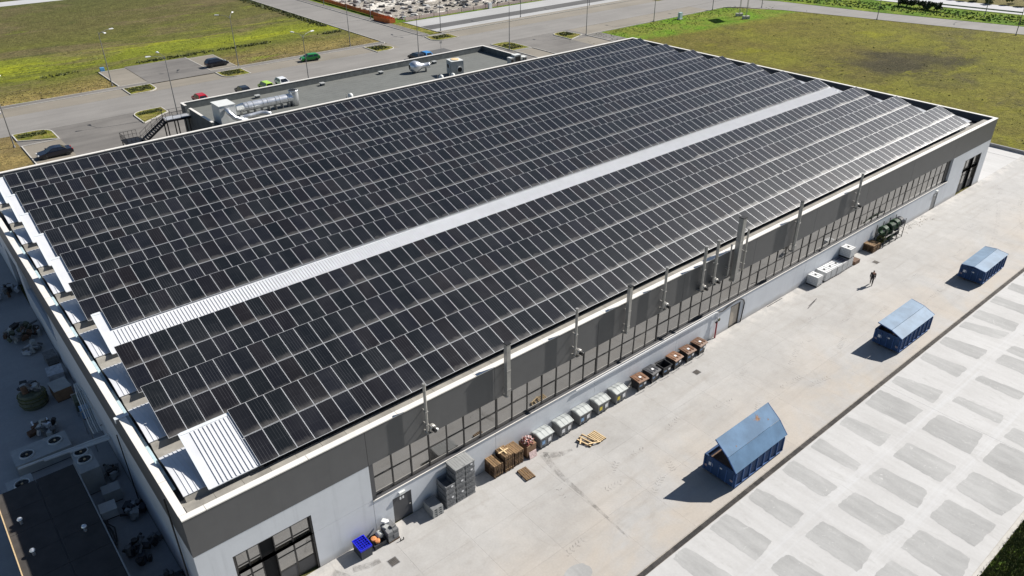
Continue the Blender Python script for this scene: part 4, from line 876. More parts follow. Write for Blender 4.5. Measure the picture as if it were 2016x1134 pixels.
for k, (x, y, z, a) in enumerate(((11.35, -.7, .95, 20), (11.6, -.35, .96, -15), (11.45, -.3, 1.1, 35), (11.75, -.9, .96, 8))):
    tag(MB().box(-.16, .16, -.13, .13, 0, .13).build('loose_carton', ['unit_grey', 'sticker_white', 'unit_white', 'scrap_grey'][k], None, (x, y, z)), ['light grey carton on the bale, middle of its top', 'white carton on the bale nearest the wall', 'pale carton topmost on the bale', 'dark grey carton at the front edge of the bale'][k], 'carton', 'cartons on the grey bale').rotation_euler = (0, 0, rad(a))
tag(MB().box(0, .28, 0, .05, .0, .05).box(0, .05, 0, .05, .051, .24).box(.23, .28, 0, .05, .051, .2).build('angle_iron', 'black', None, (11.85, -1.55, 0)), 'small black angle iron on the ground before the bale', 'bracket')
# cardboard scrap box
t = thing('scrap_box', 'open cardboard box heaped with red and white scrap by the bins', 'box', (23.3, -1.08, 0))
MB().taper(.04, .9, .04, .95, .14, 1.1, .03, .03).build('carton', 'cardboard', t); MB().box(0, .95, 0, 1, 0, .138).build('pallet', 'pallet_base', t)
for m, n in (('scrap_red', 46), ('scrap_pale', 30)):
    b = MB()
    for k in range(n):
        r = .5*math.sqrt(random.random()); a = U(0, 2*PI); b.M = Matrix.Translation((.47+r*math.cos(a), .5+r*math.sin(a), 1.12+.42*(1-(r/.55)**2)*U(.6, 1))) @ Matrix.Rotation(U(0, 6), 4, 'Z') @ Matrix.Rotation(U(-.9, .9), 4, 'X')
        b.box(-U(.03, .09), U(.03, .09), -.05, .05, -.03, .03)
    tag(b.build('scrap_heap', m, t), kind='stuff')
tag(MB().prism([(-1.28, .02), (-1.24, .02), (-1.10, .55), (-1.14, .55)], 23.45, 24.15, 'x').build('white_board', 'scrap_pale'), 'white board leaning against the front of the scrap box', 'board')

# ------------------------------------------------------------------ bins
def wheelie(t, pts, r=.09):
    w = MB().lathe([(.02, -.03), (r, -.03), (r, .03), (.02, .03)], (0, 0, 0), 10, 0, 'x').mesh('wheel', 'tyre')
    for x, y in pts: place(w, 'wheel', t, (x, y, r))
def big_bin(label, x):
    t = thing('waste_bin', label, 'waste bin', (x, -1.07, 0), 0, 'grey bins with pale lids')
    b = MB().taper(.08, 1.26, .1, .9, .16, 1.08, .05, .07); b.build('body', 'bin_grey', t)
    for i in range(4): MB().taper(.1+i*.36-.02, .1+i*.36+.05, .035, .099, .2, 1.05, 0, -.0).build('rib', 'bin_grey', t)
    MB().box(.0, 1.34, -.02, 1.02, 1.081, 1.14).build('rim', 'bin_grey', t)
    l = MB().prism([(-.05, 1.142), (1.05, 1.142), (1.05, 1.19), (.52, 1.33), (-.05, 1.19)], -.03, 1.37, 'x'); l.build('lid', 'bin_lid_silver', t)
    b = MB()
    for i in range(4): b.prism([(-.04, 1.195), (.52, 1.34), (.52, 1.352), (-.04, 1.207)], .02+i*.42, .06+i*.42, 'x'); b.prism([(.52, 1.34), (1.04, 1.195), (1.04, 1.207), (.52, 1.352)], .02+i*.42, .06+i*.42, 'x')
    b.build('lid_ribs', 'bin_lid_silver', t)
    MB().box(.2, .5, .02, .03, .45, .8).build('label', random.choice(['sticker_blue', 'sticker_white', 'sticker_yellow']), t); MB().box(.82, 1.12, .02, .03, .45, .82).build('label', 'sticker_white', t)
    wheelie(t, [(.18, .2), (1.16, .2), (.18, .85), (1.16, .85)], .085)
BL = ['grey bin with pale lid next to the scrap box', 'second grey bin with pale lid from the scrap box', 'middle one of the five grey bins with pale lids', 'grey bin with pale lid, second from the brown bins', 'grey bin with pale lid next to the first brown bin']
for k in range(5): big_bin(BL[k], 24.65+2.06*k)
def brown_bin(label, x, lm, openb=False, y=-1.12, rz=0):
    t = thing('wheeled_bin', label, 'wheeled bin', (x, y, 0), rz, 'black wheeled bins with brown lids')
    b = MB(); n = .04
    b.taper(.12, .98, .14, .92, .16, .2, 0, 0)
    for a in (((.12, .16), (.14, .92)), ((.94, .98), (.14, .92)), ((.161, .939), (.14, .18)), ((.161, .939), (.88, .92))):
        (x0, x1), (y0, y1) = a; cx, cy = .55, .53
        v = [(x, y_, .2) for y_ in (y0, y1) for x in (x0, x1)]+[(cx+(x-cx)*1.16, cy+(y_-cy)*1.2, 1.0) for y_ in (y0, y1) for x in (x0, x1)]
        b.add(v, [(0, 2, 3, 1), (4, 5, 7, 6), (0, 1, 5, 4), (2, 6, 7, 3), (0, 4, 6, 2), (1, 3, 7, 5)])
    b.build('body', 'bin_black', t)
    b = MB().box(0, 1.1, .0, .06, 1.001, 1.05).box(0, 1.1, 1.02, 1.08, 1.001, 1.05).box(0, .06, .061, 1.019, 1.001, 1.05).box(1.04, 1.1, .061, 1.019, 1.001, 1.05); b.build('rim', 'bin_black', t)
    if not openb:
        b = MB().prism([(-.06, 1.052), (1.1, 1.052), (1.1, 1.10), (.85, 1.17), (.2, 1.15), (-.06, 1.09)], -.03, 1.13, 'x')
        for i in range(3): b.box(.12+i*.36, .22+i*.36, .12, .9, 1.1, 1.185)
        b.build('lid', lm, t); MB().box(.44, .66, .35, .57, 1.186, 1.192).build('label', 'sticker_white', t)
    else: MB().box(.1, 1, .12, .94, .22, .5).build('refuse', 'black', t)
    b = MB().tube([(.06, -.02, .35), (.06, -.1, .3), (1.04, -.1, .3), (1.04, -.02, .35)], .022, 6); b.build('foot_bar', 'galvanised', t)
    for q in ((-.05, .4), (1.05, .4)): MB().tube([(q[0], .2, 1.02), (q[0], .1, .9), (q[0], .9, .9), (q[0], .85, 1.02)], .022, 6).build('side_handle', 'bin_black', t)
    MB().box(.2, .52, .095, .105, .5, .85).build('label', 'sticker_blue', t); MB().box(.7, .95, .085, .095, .55, .85).build('label', 'sticker_white', t)
    wheelie(t, [(.2, .2), (.9, .2), (.2, .85), (.9, .85)], .09)
BB = [('orange-brown lidded wheeled bin next to the grey bins', 35.55, 'bin_brown', False), ('wheeled bin with a dark grey lid between brown lids', 37.25, 'bin_lid_dark', False), ('wheeled bin standing open without its lid', 38.68, 'bin_brown', True), ('brown lidded wheeled bin right of the open bin', 40.25, 'bin_brown', False), ('brown lidded wheeled bin, second from the red standpipe', 41.9, 'bin_brown', False), ('brown lidded wheeled bin nearest the red standpipe', 43.65, 'bin_brown', False)]
for l, x, m, o in BB: brown_bin(l, x, m, o, -1.15, rad(U(-4, 4)))
# ------------------------------------------------------------------ tanks in cages
def tank(label, loc, rz=0, dark=False):
    t = thing('caged_tank', label, 'tank', loc, rz, 'white caged tanks by the wall'); w, d = 1.0, 1.2
    if 'tank' not in KIDS:
        b = MB().box(.03, w-.03, .03, d-.03, .16, 1.13); KIDS['tank'] = b.mesh('bottle', 'tank_white')
        b = MB()
        for k in range(7): x = k*(w-.03)/6; b.box(x, x+.016, -.012, .004, .15, 1.15); b.box(x, x+.016, d-.004, d+.012, .15, 1.15)
        for k in range(8): y = k*(d-.03)/7; b.box(-.012, .004, y, y+.016, .15, 1.15); b.box(w-.004, w+.012, y, y+.016, .15, 1.15)
        for z in (.16, .36, .56, .76, .96, 1.13): b.box(-.02, w+.02, -.03, -.013, z, z+.018); b.box(-.02, w+.02, d+.013, d+.03, z, z+.018); b.box(-.03, -.013, -.012, d+.012, z, z+.018); b.box(w+.013, w+.03, -.012, d+.012, z, z+.018)
        b.box(.3, .34, 0, d, 1.151, 1.17); b.box(.66, .7, 0, d, 1.151, 1.17); KIDS['cage'] = b.mesh('cage', 'cage_metal')
        b = MB()
        for x in (0, .43, .86): b.box(x, x+.14, 0, d, 0, .1)
        b.box(0, w, 0, d, .101, .14); KIDS['tbase'] = b.mesh('base', 'frame_dark')
        KIDS['cap'] = MB().cyl((w/2, d/2, 1.131), (w/2, d/2, 1.19), .11, n=12).mesh('cap', 'black')
    place(KIDS['tank'], 'bottle', t); place(KIDS['cage'], 'cage', t); place(KIDS['tbase'], 'base', t)
    if dark: MB().box(.1, .9, .1, 1.1, 1.132, 1.16).build('cover', 'tank_dark', t)
    else: place(KIDS['cap'], 'cap', t)
TL = ['white caged tank at the near end of its row', 'second white caged tank from the near end of the row', 'third white caged tank from the near end', 'fourth white caged tank from the near end, beside the dark topped one', 'caged tank with a dark cover on top', 'white caged tank on the ground carrying another tank']
for k, x in enumerate((62.7, 64.35, 65.45, 66.55, 67.68, 68.75)): tank(TL[k], (x, -1.28+U(-.04, .04), 0), rad(U(-2, 2)), k == 4)
tank('white caged tank stacked on top of another at the far end', (68.78, -1.26, 1.19), rad(1.5))
t = thing('brown_pallet_box', 'low brown box at the far side of the stacked white tanks', 'box', (70.2, -1.35, 0))
MB().box(0, 1.1, 0, 1, .1, .42).build('box', 'rust_brown', t); MB().box(0, 1.1, 0, 1, 0, .098).build('base', 'pallet_base', t)
# coil rack
t = thing('coil_rack', 'dark metal rack beside the wall loaded with green coils', 'rack', (76.5, -1.3, 0))
for x in (0, 1.5, 3.0, 4.4):
    for y in (0, 1.15): MB().box(x, x+.07, y, y+.07, 0, 2.45 if y else 2.35).build('post', 'rack_dark', t)
for z in (.25, 1.25):
    for y in (0, 1.15): MB().box(.071, 4.399, y+.01, y+.06, z, z+.08).build('beam', 'galvanised' if y == 0 else 'rack_dark', t)
    for x in (.3, 1.1, 1.9, 2.7, 3.5, 4.2): MB().box(x, x+.06, .071, 1.149, z+.01, z+.06).build('cross_bar', 'rack_dark', t)
def coil(label, x, y, z, r, m):
    b = MB()
    for k in range(5): b.tube([(0.05+k*.13, r*math.cos(2*PI*i/16), r+.09+r*math.sin(2*PI*i/16)) for i in range(16)], .12, 7, closed=True)
    tag(b.build('hose_coil', m, None, (x, y, z)), label, 'coil', 'coils in the rack').rotation_euler = (0, 0, rad(U(-12, 12)))
for k, (x, z, r, m, l) in enumerate(((76.75, 1.33, .42, 'coil_green', 'green coil on the top shelf at the near end of the rack'), (78.3, 1.33, .40, 'coil_green', 'green coil on the top shelf, second from the near end'), (79.3, 1.33, .46, 'coil_green', 'green coil on the top shelf, third from the near end'), (80.3, 1.33, .44, 'plastic_dark', 'black coil on the top shelf at the far end'), (76.8, .33, .36, 'coil_olive', 'yellowish coil on the bottom shelf at the near end'), (78.2, .33, .38, 'coil_green', 'green coil on the bottom shelf in the middle'), (79.6, .33, .38, 'plastic_dark', 'black coil on the bottom shelf at the far end'))): coil(l, x, -.68, z, r, m)

# ------------------------------------------------------------------ the walking person
def skinned(name, pts, edges, radii, m, parent, root=0, lev=2):
    me = bpy.data.meshes.new(name); me.from_pydata(pts, edges, []); me.materials.append(MT[m]); o = place(me, name, parent)
    sk = o.modifiers.new('skin', 'SKIN'); sk.use_smooth_shade = True
    for v, r in zip(me.skin_vertices[0].data, radii): v.radius = (r, r)
    me.skin_vertices[0].data[root].use_root = True
    ss = o.modifiers.new('sub', 'SUBSURF'); ss.levels = ss.render_levels = lev; return o
pr = thing('person', 'person in dark clothes walking across the yard between tanks and skips', 'person', (67.55, -4.6, 0), rad(200))
J_ = {'pel': (0, 0, .94), 'sp': (.02, 0, 1.15), 'ch': (.04, 0, 1.36), 'nk': (.05, 0, 1.50), 'hd': (.08, 0, 1.60), 'ht': (.085, 0, 1.70), 'hl': (0, .09, .92), 'kl': (.20, .10, .52), 'al': (.12, .10, .09), 'tl': (.28, .11, .04), 'hr': (0, -.09, .92), 'kr': (-.02, -.10, .50), 'ar': (-.26, -.10, .14), 'tr': (-.14, -.11, .05),
      'sl': (.04, .19, 1.42), 'el': (-.10, .23, 1.16), 'wl': (-.02, .24, .92), 'fl': (.01, .23, .82), 'sr': (.04, -.19, 1.42), 'er': (.08, -.24, 1.15), 'wr': (.26, -.23, 1.0), 'fr': (.33, -.21, .94)}
N_ = list(J_); E_ = [('pel', 'sp'), ('sp', 'ch'), ('ch', 'nk'), ('nk', 'hd'), ('hd', 'ht'), ('pel', 'hl'), ('hl', 'kl'), ('kl', 'al'), ('al', 'tl'), ('pel', 'hr'), ('hr', 'kr'), ('kr', 'ar'), ('ar', 'tr'), ('ch', 'sl'), ('sl', 'el'), ('el', 'wl'), ('wl', 'fl'), ('ch', 'sr'), ('sr', 'er'), ('er', 'wr'), ('wr', 'fr')]
RR = {'pel': .125, 'sp': .115, 'ch': .14, 'nk': .055, 'hd': .092, 'ht': .075, 'hl': .085, 'kl': .056, 'al': .038, 'tl': .03, 'hr': .085, 'kr': .056, 'ar': .038, 'tr': .03, 'sl': .058, 'el': .044, 'wl': .032, 'fl': .03, 'sr': .058, 'er': .044, 'wr': .032, 'fr': .03}
skinned('body', [J_[k] for k in N_], [(N_.index(a), N_.index(b)) for a, b in E_], [RR[k] for k in N_], 'skin', pr)
def sub(name, keys, m, gr):
    ed = [(keys.index(a), keys.index(b)) for a, b in E_ if a in keys and b in keys]; skinned(name, [J_[k] for k in keys], ed, [RR[k]*gr+.012 for k in keys], m, pr)
sub('jacket', ['pel', 'sp', 'ch', 'sl', 'el', 'wl', 'sr', 'er', 'wr'], 'clothes_black', 1.1); sub('trousers', ['pel', 'hl', 'kl', 'al', 'hr', 'kr', 'ar'], 'clothes_dark', 1.12); 
for a, b in (('al', 'tl'), ('ar', 'tr')): skinned('shoe', [J_[a], J_[b]], [(0, 1)], [.052, .045], 'black', pr)
skinned('hair', [(.06, 0, 1.62), (.07, 0, 1.72)], [(0, 1)], [.1, .085], 'clothes_black', pr)
for f in range(4):
    for hnd in ('fl', 'fr'):
        h = Vector(J_[hnd]); skinned('finger', [h+Vector((0, (f-1.5)*.018, 0)), h+Vector((.03, (f-1.5)*.019, -.07-.01*(f in (1, 2))))], [(0, 1)], [.010, .008], 'skin', pr, lev=1)
for hnd, sg in (('fl', -1), ('fr', 1)): h = Vector(J_[hnd]); skinned('thumb', [h, h+Vector((.045, sg*.03, -.02))], [(0, 1)], [.011, .008], 'skin', pr, lev=1)

# ------------------------------------------------------------------ cars
def car(label, paint, loc, rz, style='hatch', L=4.1, Wd=1.78, H=1.5):
    t = thing('parked_car', label, 'car', loc, rz, 'parked cars'); h2 = L/2; hw = Wd/2; zb = .92 if style != 'suv' else 1.02
    if style == 'sedan': bp = [(-h2, .35), (-h2-.02, .7), (-h2+.15, .98), (-h2+.85, 1.0), (.95, .97), (h2-.25, .78), (h2, .58), (h2, .3)]; gp = [(-h2+.75, .98), (-h2+1.35, H-.06), (-.1, H), (.35, H-.05), (1.15, .95)]
    elif style == 'box': bp = [(-h2, .35), (-h2, .95), (-h2+.06, zb+.02), (1.05, zb+.02), (h2-.15, .85), (h2, .6), (h2, .3)]; gp = [(-h2+.03, zb), (-h2+.12, H-.04), (-h2+.3, H), (.45, H), (.75, H-.08), (1.12, zb)]
    else: bp = [(-h2, .38), (-h2-.02, .85), (-h2+.08, zb+.03), (.9, zb+.02), (h2-.25, .82), (h2, .6), (h2, .32)]; gp = [(-h2+.05, zb), (-h2+.45, H-.08), (-h2+.8, H), (.1, H), (.4, H-.06), (1.15, zb)]
    def hwz(z): return hw*(.95 if z < .4 else (1.0 if z < .8 else (.97 if z < 1.05 else .97-.42*(z-1.0)/hw)))
    b = MB()
    for pf in (bp, gp):
        n = len(pf); v = [(x, -hwz(z), z) for x, z in pf]+[(x, hwz(z), z) for x, z in pf]
        b.add(v, [(i, (i+1) % n, n+(i+1) % n, n+i) for i in range(n)]+[tuple(range(n-1, -1, -1)), tuple(range(n, 2*n))])
    b.build('body', 'paint_'+paint, t)
    MB().box(-h2+.3, h2-.3, -hw*.86, hw*.86, .2, .36).build('underbody', 'black', t)
    def glass(q, nm, s=.86, off=.008):
        q = [Vector(p) for p in q]; c = sum(q, Vector())/4; nn = (q[1]-q[0]).cross(q[3]-q[0]).normalized()
        if nn.dot(c-Vector((0, 0, 1.0))) < 0: nn = -nn
        v = [c+(p-c)*s+nn*off for p in q]+[c+(p-c)*s-nn*.01 for p in q]
        MB().add(v, [(0, 1, 2, 3), (7, 6, 5, 4), (0, 4, 5, 1), (1, 5, 6, 2), (2, 6, 7, 3), (3, 7, 4, 0)]).build(nm, 'car_glass', t)
    def P3(p, s): return (p[0], s*hwz(p[1]), p[1])
    glass([P3(gp[-1], -1), P3(gp[-1], 1), P3(gp[-2], 1), P3(gp[-2], -1)], 'windscreen', .9)
    glass([P3(gp[0], -1), P3(gp[0], 1), P3(gp[1], 1), P3(gp[1], -1)], 'rear_window', .84)
    zt = H-.1; zl = gp[0][1]+.04; xa = gp[1][0]+.12; xf = gp[-2][0]-.02; xb = gp[0][0]+.35; xd = gp[-1][0]-.22; xm = (xa+xf)/2-.05
    for s in (-1, 1):
        glass([(xb, s*hwz(zl), zl), (xm, s*hwz(zl), zl), (xm, s*hwz(zt), zt), (xa, s*hwz(zt), zt)], 'side_window', .9); glass([(xm, s*hwz(zl), zl), (xd, s*hwz(zl), zl), (xf, s*hwz(zt), zt), (xm, s*hwz(zt), zt)], 'side_window', .9)
        MB().box(h2-.14, h2+.012, s*hw*.72-.17, s*hw*.72+.17, .62, .74).build('headlight', 'lamp_clear', t); MB().box(-h2-.03, -h2+.1, s*hw*.74-.14, s*hw*.74+.14, .72, .9).build('tail_light', 'tail_red', t)
        MB().box(gp[-1][0]-.3, gp[-1][0]-.12, s*(hw+.02)-.08, s*(hw+.02)+.08, zl, zl+.13).build('mirror', 'paint_'+paint, t)
        for x in (-h2+.8, h2-.82):
            w = MB().lathe([(.2, -.1), (.3, -.1), (.325, -.06), (.325, .06), (.3, .1), (.2, .1)], (0, 0, 0), 16, 0, 'y').build('wheel', 'tyre', t, (x, s*(hw-.09), .325))
            MB().lathe([(.02, -.09), (.2, -.1), (.2, .1), (.02, .09)], (0, 0, 0), 12, 0, 'y').build('rim', 'rim', w)
    for x, m in ((-h2-.035, 'sticker_white'), (h2+.005, 'sticker_white')): MB().box(x, x+.02, -.25, .25, .46, .58).build('number_plate', m, t)
    return t
car('dark navy saloon parked on the paved pocket nearest the left edge of the roof', 'navy', (12.6, 92.6, 0.0), PI, 'sedan', 4.7, 1.82, 1.45)
car('dark estate car parked in the paved pocket beside the far field', 'night', (51.3, 128.6, .12), rad(2), 'suv', 4.5, 1.84, 1.62)
car('green hatchback parked alone in the lane along the field', 'green', (68.2, 120.4, 0), rad(172), 'hatch', 4.1, 1.76, 1.45)
car('white car half out of view at the left edge of the photo', 'white', (8.4, 120.6, 0), 0, 'hatch', 4.1, 1.75, 1.48)
car('red car parked behind the left end of the annex', 'red', (39.2, 105.7, 0), rad(90), 'hatch', 4.1, 1.78, 1.6)
car('charcoal car parked between the red and lime cars', 'charcoal', (47.1, 105.6, 0), rad(88), 'hatch', 4.2, 1.78, 1.55)
car('lime green boxy car behind the annex parapet', 'lime', (51.5, 105.4, 0), rad(91), 'box', 3.7, 1.66, 1.62)
car('white hatchback next to the lime green car', 'white', (55.1, 105.9, 0), rad(-90), 'hatch', 3.9, 1.7, 1.5)
car('dark blue car behind the annex under a lamp post', 'charcoal', (85.6, 106.0, 0), rad(90), 'suv', 4.2, 1.8, 1.6); car('bright blue car beside the dark blue one', 'skyblue', (87.9, 106.2, 0), rad(90), 'hatch', 4.0, 1.75, 1.5)

# ------------------------------------------------------------------ street lamps
def lamp(label, x, y, arms, h=10.0, lean=0.0):
    t = thing('street_lamp', label, 'street lamp', (x, y, 0), 0, 'tall street lamps')
    MB().cyl((0, 0, 0), (0, 0, h), .10, .045, 8).build('pole', 'pole_grey', t); MB().cyl((0, 0, 0), (0, 0, .3), .17, .15, 8).build('footing', 'low_wall', t)
    for a in arms:
        c, s_ = math.cos(rad(a)), math.sin(rad(a))
        am = MB().tube([(0, 0, h-.55), (c*.6, s_*.6, h-.1), (c*1.6, s_*1.6, h+.12), (c*2.2, s_*2.2, h+.15)], [.04, .035, .03, .03], 6).build('arm', 'pole_grey', t)
        b = MB(); b.M = Matrix.Translation((c*2.45, s_*2.45, h+.16)) @ Matrix.Rotation(rad(a), 4, 'Z'); b.add([(-.4, -.1, -.05), (.45, -.2, -.05), (.45, .2, -.05), (-.4, .1, -.05), (-.4, -.07, .06), (.35, -.15, .1), (.35, .15, .1), (-.4, .07, .06)], [(3, 2, 1, 0), (4, 5, 6, 7), (0, 1, 5, 4), (1, 2, 6, 5), (2, 3, 7, 6), (3, 0, 4, 7)]); b.build('lamp_head', 'lamp_head', t)
for l, x, y, ar in (('twin-arm lamp beside the left paved pocket by the field', 30.3, 127.2, (-80, 10)), ('twin-arm lamp beside the dark estate car', 54.9, 126.3, (150, 55)), ('twin-arm lamp on the field side near the side street corner', 81.1, 126.0, (120, 30)), ('lamp on the pale car park, nearest the building site corner', 106.6, 126.6, (-60, 60)),
                    ('lamp standing in the middle of the pale car park edge', 132.3, 126.4, (90,)), ('lamp far along the pale car park', 158, 126.4, (90,)), ('twin-arm lamp by the grass island left of the sedan', 8.7, 100.8, (-150, 60)), ('twin-arm lamp behind the black outdoor stair', 33.2, 100.2, (170, 95)),
                    ('twin-arm lamp rising behind the annex near the white hatchback', 57.8, 100.3, (110, 20)), ('single-arm lamp above the two blue cars', 82.5, 100.3, (160,)), ('lamp on the grass island behind the right end of the annex', 106.1, 99.7, (60,)), ('lamp at the corner of the bright green grass', 130.1, 99.7, (90,)), ('lamp along the bright green grass, second from its corner', 154.6, 99.7, (90,)), ('lamp along the bright green grass by the sign board', 178.6, 99.4, (90,)),
                    ('lamp at the bend of the far road behind the sign board', 191.9, 92.7, (30,)), ('lamp beside the far road above the dark burnt patch', 200.0, 63.5, (10,)), ('lamp beside the far road nearest the right edge', 206.8, 32.7, (10,)), ('lamp on the verge beside the highway near the right edge', 223.5, 46.5, (200,)), ('lamp along the side street beyond the orange fence corner', 101.2, 150.5, (180,)), ('lamp along the side street farther beyond the orange fence', 101.2, 176, (180,))): lamp(l, x, y, ar)

# ------------------------------------------------------------------ annex at the back
an = thing('annex_building', 'low grey flat-roofed annex with white copings behind the hall', 'annex')
AX0, AX1, AY1, AZ, AT = 29.35, 86.6, 84.3, 5.5, 6.5
MB().box(AX0, AX1, DY+.002, AY1, 0, AZ).build('wall', 'annex_wall', an); MB().box(AX0+.3, AX1-.3, DY+.01, AY1-.3, AZ+.002, AZ+.03).build('roof', 'annex_roof', an)
for q in ((AX0, AX1, AY1-.28, AY1, ), (AX0, AX0+.28, 72.1, 80.8), (AX0, AX0+.28, 82.5, AY1-.281), (AX1-.28, AX1, 72.0, AY1-.281)):
    MB().box(*q, AZ+.001, AT).build('parapet', 'annex_wall', an); MB().box(q[0]-.04, q[1]+.04, q[2]-.03 if q[3] < AY1 else q[2]-.04, q[3]+.04 if q[3] >= AY1 else q[3]-.045, AT+.002, AT+.08).build('coping', 'coping_white', an)
b = MB()
for k in range(18): b.box(AX0+.31, AX1-.31, 64+k*1.1, 64.03+k*1.1, AZ+.031, AZ+.038)
tag(b.build('roof_seams', 'annex_roof', an), kind='stuff')
for k, (x, y) in enumerate(((40.6, 82.7), (51.7, 82.5), (62.8, 82.4), (73.9, 82.3))):
    t = thing('roof_vent', 'small dark roof vent on the annex, %s from the left along the parapet' % NTH[k], 'vent', (x, y, AZ+.03), 0, 'small roof vents on the annex')
    MB().box(-.3, .3, -.3, .3, 0, .35).build('curb', 'annex_wall', t); MB().box(-.4, .4, -.4, .4, .352, .45).build('hood', 'unit_grey', t)
t = thing('air_handler', 'white air handling unit with curved metal duct on the annex roof', 'air unit', (30.9, 72.6, AZ+.03))
MB().box(0, 2.3, 0, 2.9, .15, 2.75).build('casing', 'unit_white', t); MB().box(-.06, 2.36, -.06, 2.96, 2.752, 2.83).build('cover', 'unit_white', t); MB().box(.1, 2.2, .1, 2.8, 0, .148).build('base', 'frame_dark', t)
MB().tube([(.9, -.1, 2.2), (.9, -.5, 2.25), (1.0, -.8, 1.9), (1.5, -1.0, 1.2), (2.3, -1.2, .8), (3.2, -1.3, .55)], .33, 12).build('elbow_duct', 'duct_metal', t, smooth=True)
for k in range(6): MB().box(2.31, 2.34, .3, 2.6, .4+k*.36, .46+k*.36).build('louvre', 'unit_grey', t)
t = thing('exhaust_duct', 'long shiny round metal duct with an upright outlet on the annex roof', 'duct', (34.3, 75.4, AZ+.03))
b = MB().lathe([(.45, 0), (.62, .9)]+[(.62+(.02 if k % 3 == 0 else 0), .9+k*.36) for k in range(22)]+[(.60, 9.0)], (0, 0, 1.25), 18, 0, 'x'); b.build('tube', 'duct_metal', t, smooth=True)
for k in (1.6, 2.4, 3.9, 4.6, 5.9, 6.5, 7.8): MB().lathe([(.625, k), (.66, k+.01), (.66, k+.05), (.625, k+.06)], (0, 0, 1.25), 18, 0, 'x').build('band', 'unit_grey', t)
MB().lathe([(.70, 0), (.70, 1.9), (.66, 2.05), (.75, 2.08), (.75, 2.2)], (9.0, 0, .1), 18).build('outlet', 'duct_metal', t, smooth=True); MB().cyl((9.0, 0, 2.302), (9.0, 0, 2.31), .66, n=18).build('mouth', 'black', t)
for k in range(8): MB().box(.6+k*1.05, .66+k*1.05, -.5, .5, 0, .62).build('support', 'galvanised', t)
t = thing('low_duct', 'smaller shiny duct in front of the long duct on the annex roof', 'duct', (33.9, 73.2, AZ+.03))
MB().tube([(0, 0, .5), (1.5, .1, .5), (3.2, .2, .55), (3.8, -.1, .5), (4.2, -.7, .35)], .30, 12).build('tube', 'duct_metal', t, smooth=True)
t = thing('fan_unit', 'square grey fan unit with round ports on the annex roof', 'fan unit', (71.2, 73.2, AZ+.03), rad(-12))
MB().box(0, 2.2, 0, 2.2, .1, 2.35).build('casing', 'unit_grey', t); MB().box(.1, 2.1, .1, 2.1, 0, .098).build('base', 'frame_dark', t); MB().box(-.04, 2.24, -.04, 2.24, 2.352, 2.42).build('cover', 'unit_white', t)
MB().lathe([(.62, 0), (.7, .0), (.7, .12), (.62, .12)], (1.1, 1.1, 2.421), 16).build('top_port', 'pallet_fresh', t)
for a in (((1.35, -.001, 1.0), (1.35, -.3, 1.0)),): MB().cyl(*a, .48, n=16).build('side_port', 'unit_white', t); MB().cyl((1.35, -.301, 1.0), (1.35, -.31, 1.0), .42, n=16).build('port_mouth', 'black', t)
MB().cyl((-.001, 1.1, 1.5), (-.2, 1.1, 1.5), .45, n=16).build('side_port', 'unit_white', t); MB().cyl((-.201, 1.1, 1.5), (-.21, 1.1, 1.5), .4, n=16).build('port_mouth', 'black', t)
t = thing('bulb_ventilator', 'shiny bulb-shaped metal ventilator lying along the annex roof', 'ventilator', (66.9, 79.6, AZ+.03), rad(-14))
MB().lathe([(.35, 0), (.6, .02), (.95, .6), (1.0, 1.0), (.8, 1.6), (.48, 2.1), (.42, 2.8), (.45, 3.4), (.5, 3.6)], (0, 0, 1.0), 18, 0, 'x').build('bulb', 'duct_metal', t, smooth=True)
MB().cyl((3.601, 0, 1.0), (3.62, 0, 1.0), .46, n=16).build('mouth', 'black', t); MB().cyl((-.02, 0, 1), (-.001, 0, 1), .4, n=16).build('mouth', 'black', t)
for x in (.9, 2.9): MB().box(x, x+.08, -.4, .4, 0, .55).build('support', 'galvanised', t)
for k, (x, y) in enumerate(((51.3, 72.6), (68.3, 72.3), (70.4, 71.9))):
    t = thing('roof_outlet', ['white pipe outlet peeking over the panels on the annex, leftmost', 'white rounded outlet left of the square fan unit', 'white rounded outlet at the foot of the square fan unit'][k], 'outlet', (x, y, AZ+.03), 0, 'white outlets on the annex')
    MB().lathe([(.42, 0), (.42, .5), (.36, .75), (.2, .9), (.02, .95)], (0, 0, 0), 14).build('dome', 'unit_white', t, smooth=True); MB().tube([(-.7, 0, 0), (-.7, 0, 1.0), (-.45, 0, 1.0)], .05, 6).build('pipe', 'galvanised', t)
for k, (x, w, h, m) in enumerate(((83.4, .8, 1.2, 'unit_grey'), (84.4, 1.4, 1.55, 'unit_grey'), (86.2, 1.0, 1.0, 'unit_white'))):
    t = thing('roof_cabinet', ['small grey cabinet at the right end of the annex, left of three', 'tall grey cabinet at the right end of the annex, middle of three', 'pale cabinet at the right end of the annex, right of three'][k], 'cabinet', (x, 72.2, AZ+.03), 0, 'cabinets at the annex end')
    MB().box(0, w, 0, 1.0, 0, h).build('casing', m, t); MB().box(-.03, w+.03, -.03, 1.03, h+.002, h+.06).build('cover', 'unit_white', t); MB().box(.1, w-.1, -.02, -.002, .2, h-.2).build('grille', 'black', t)
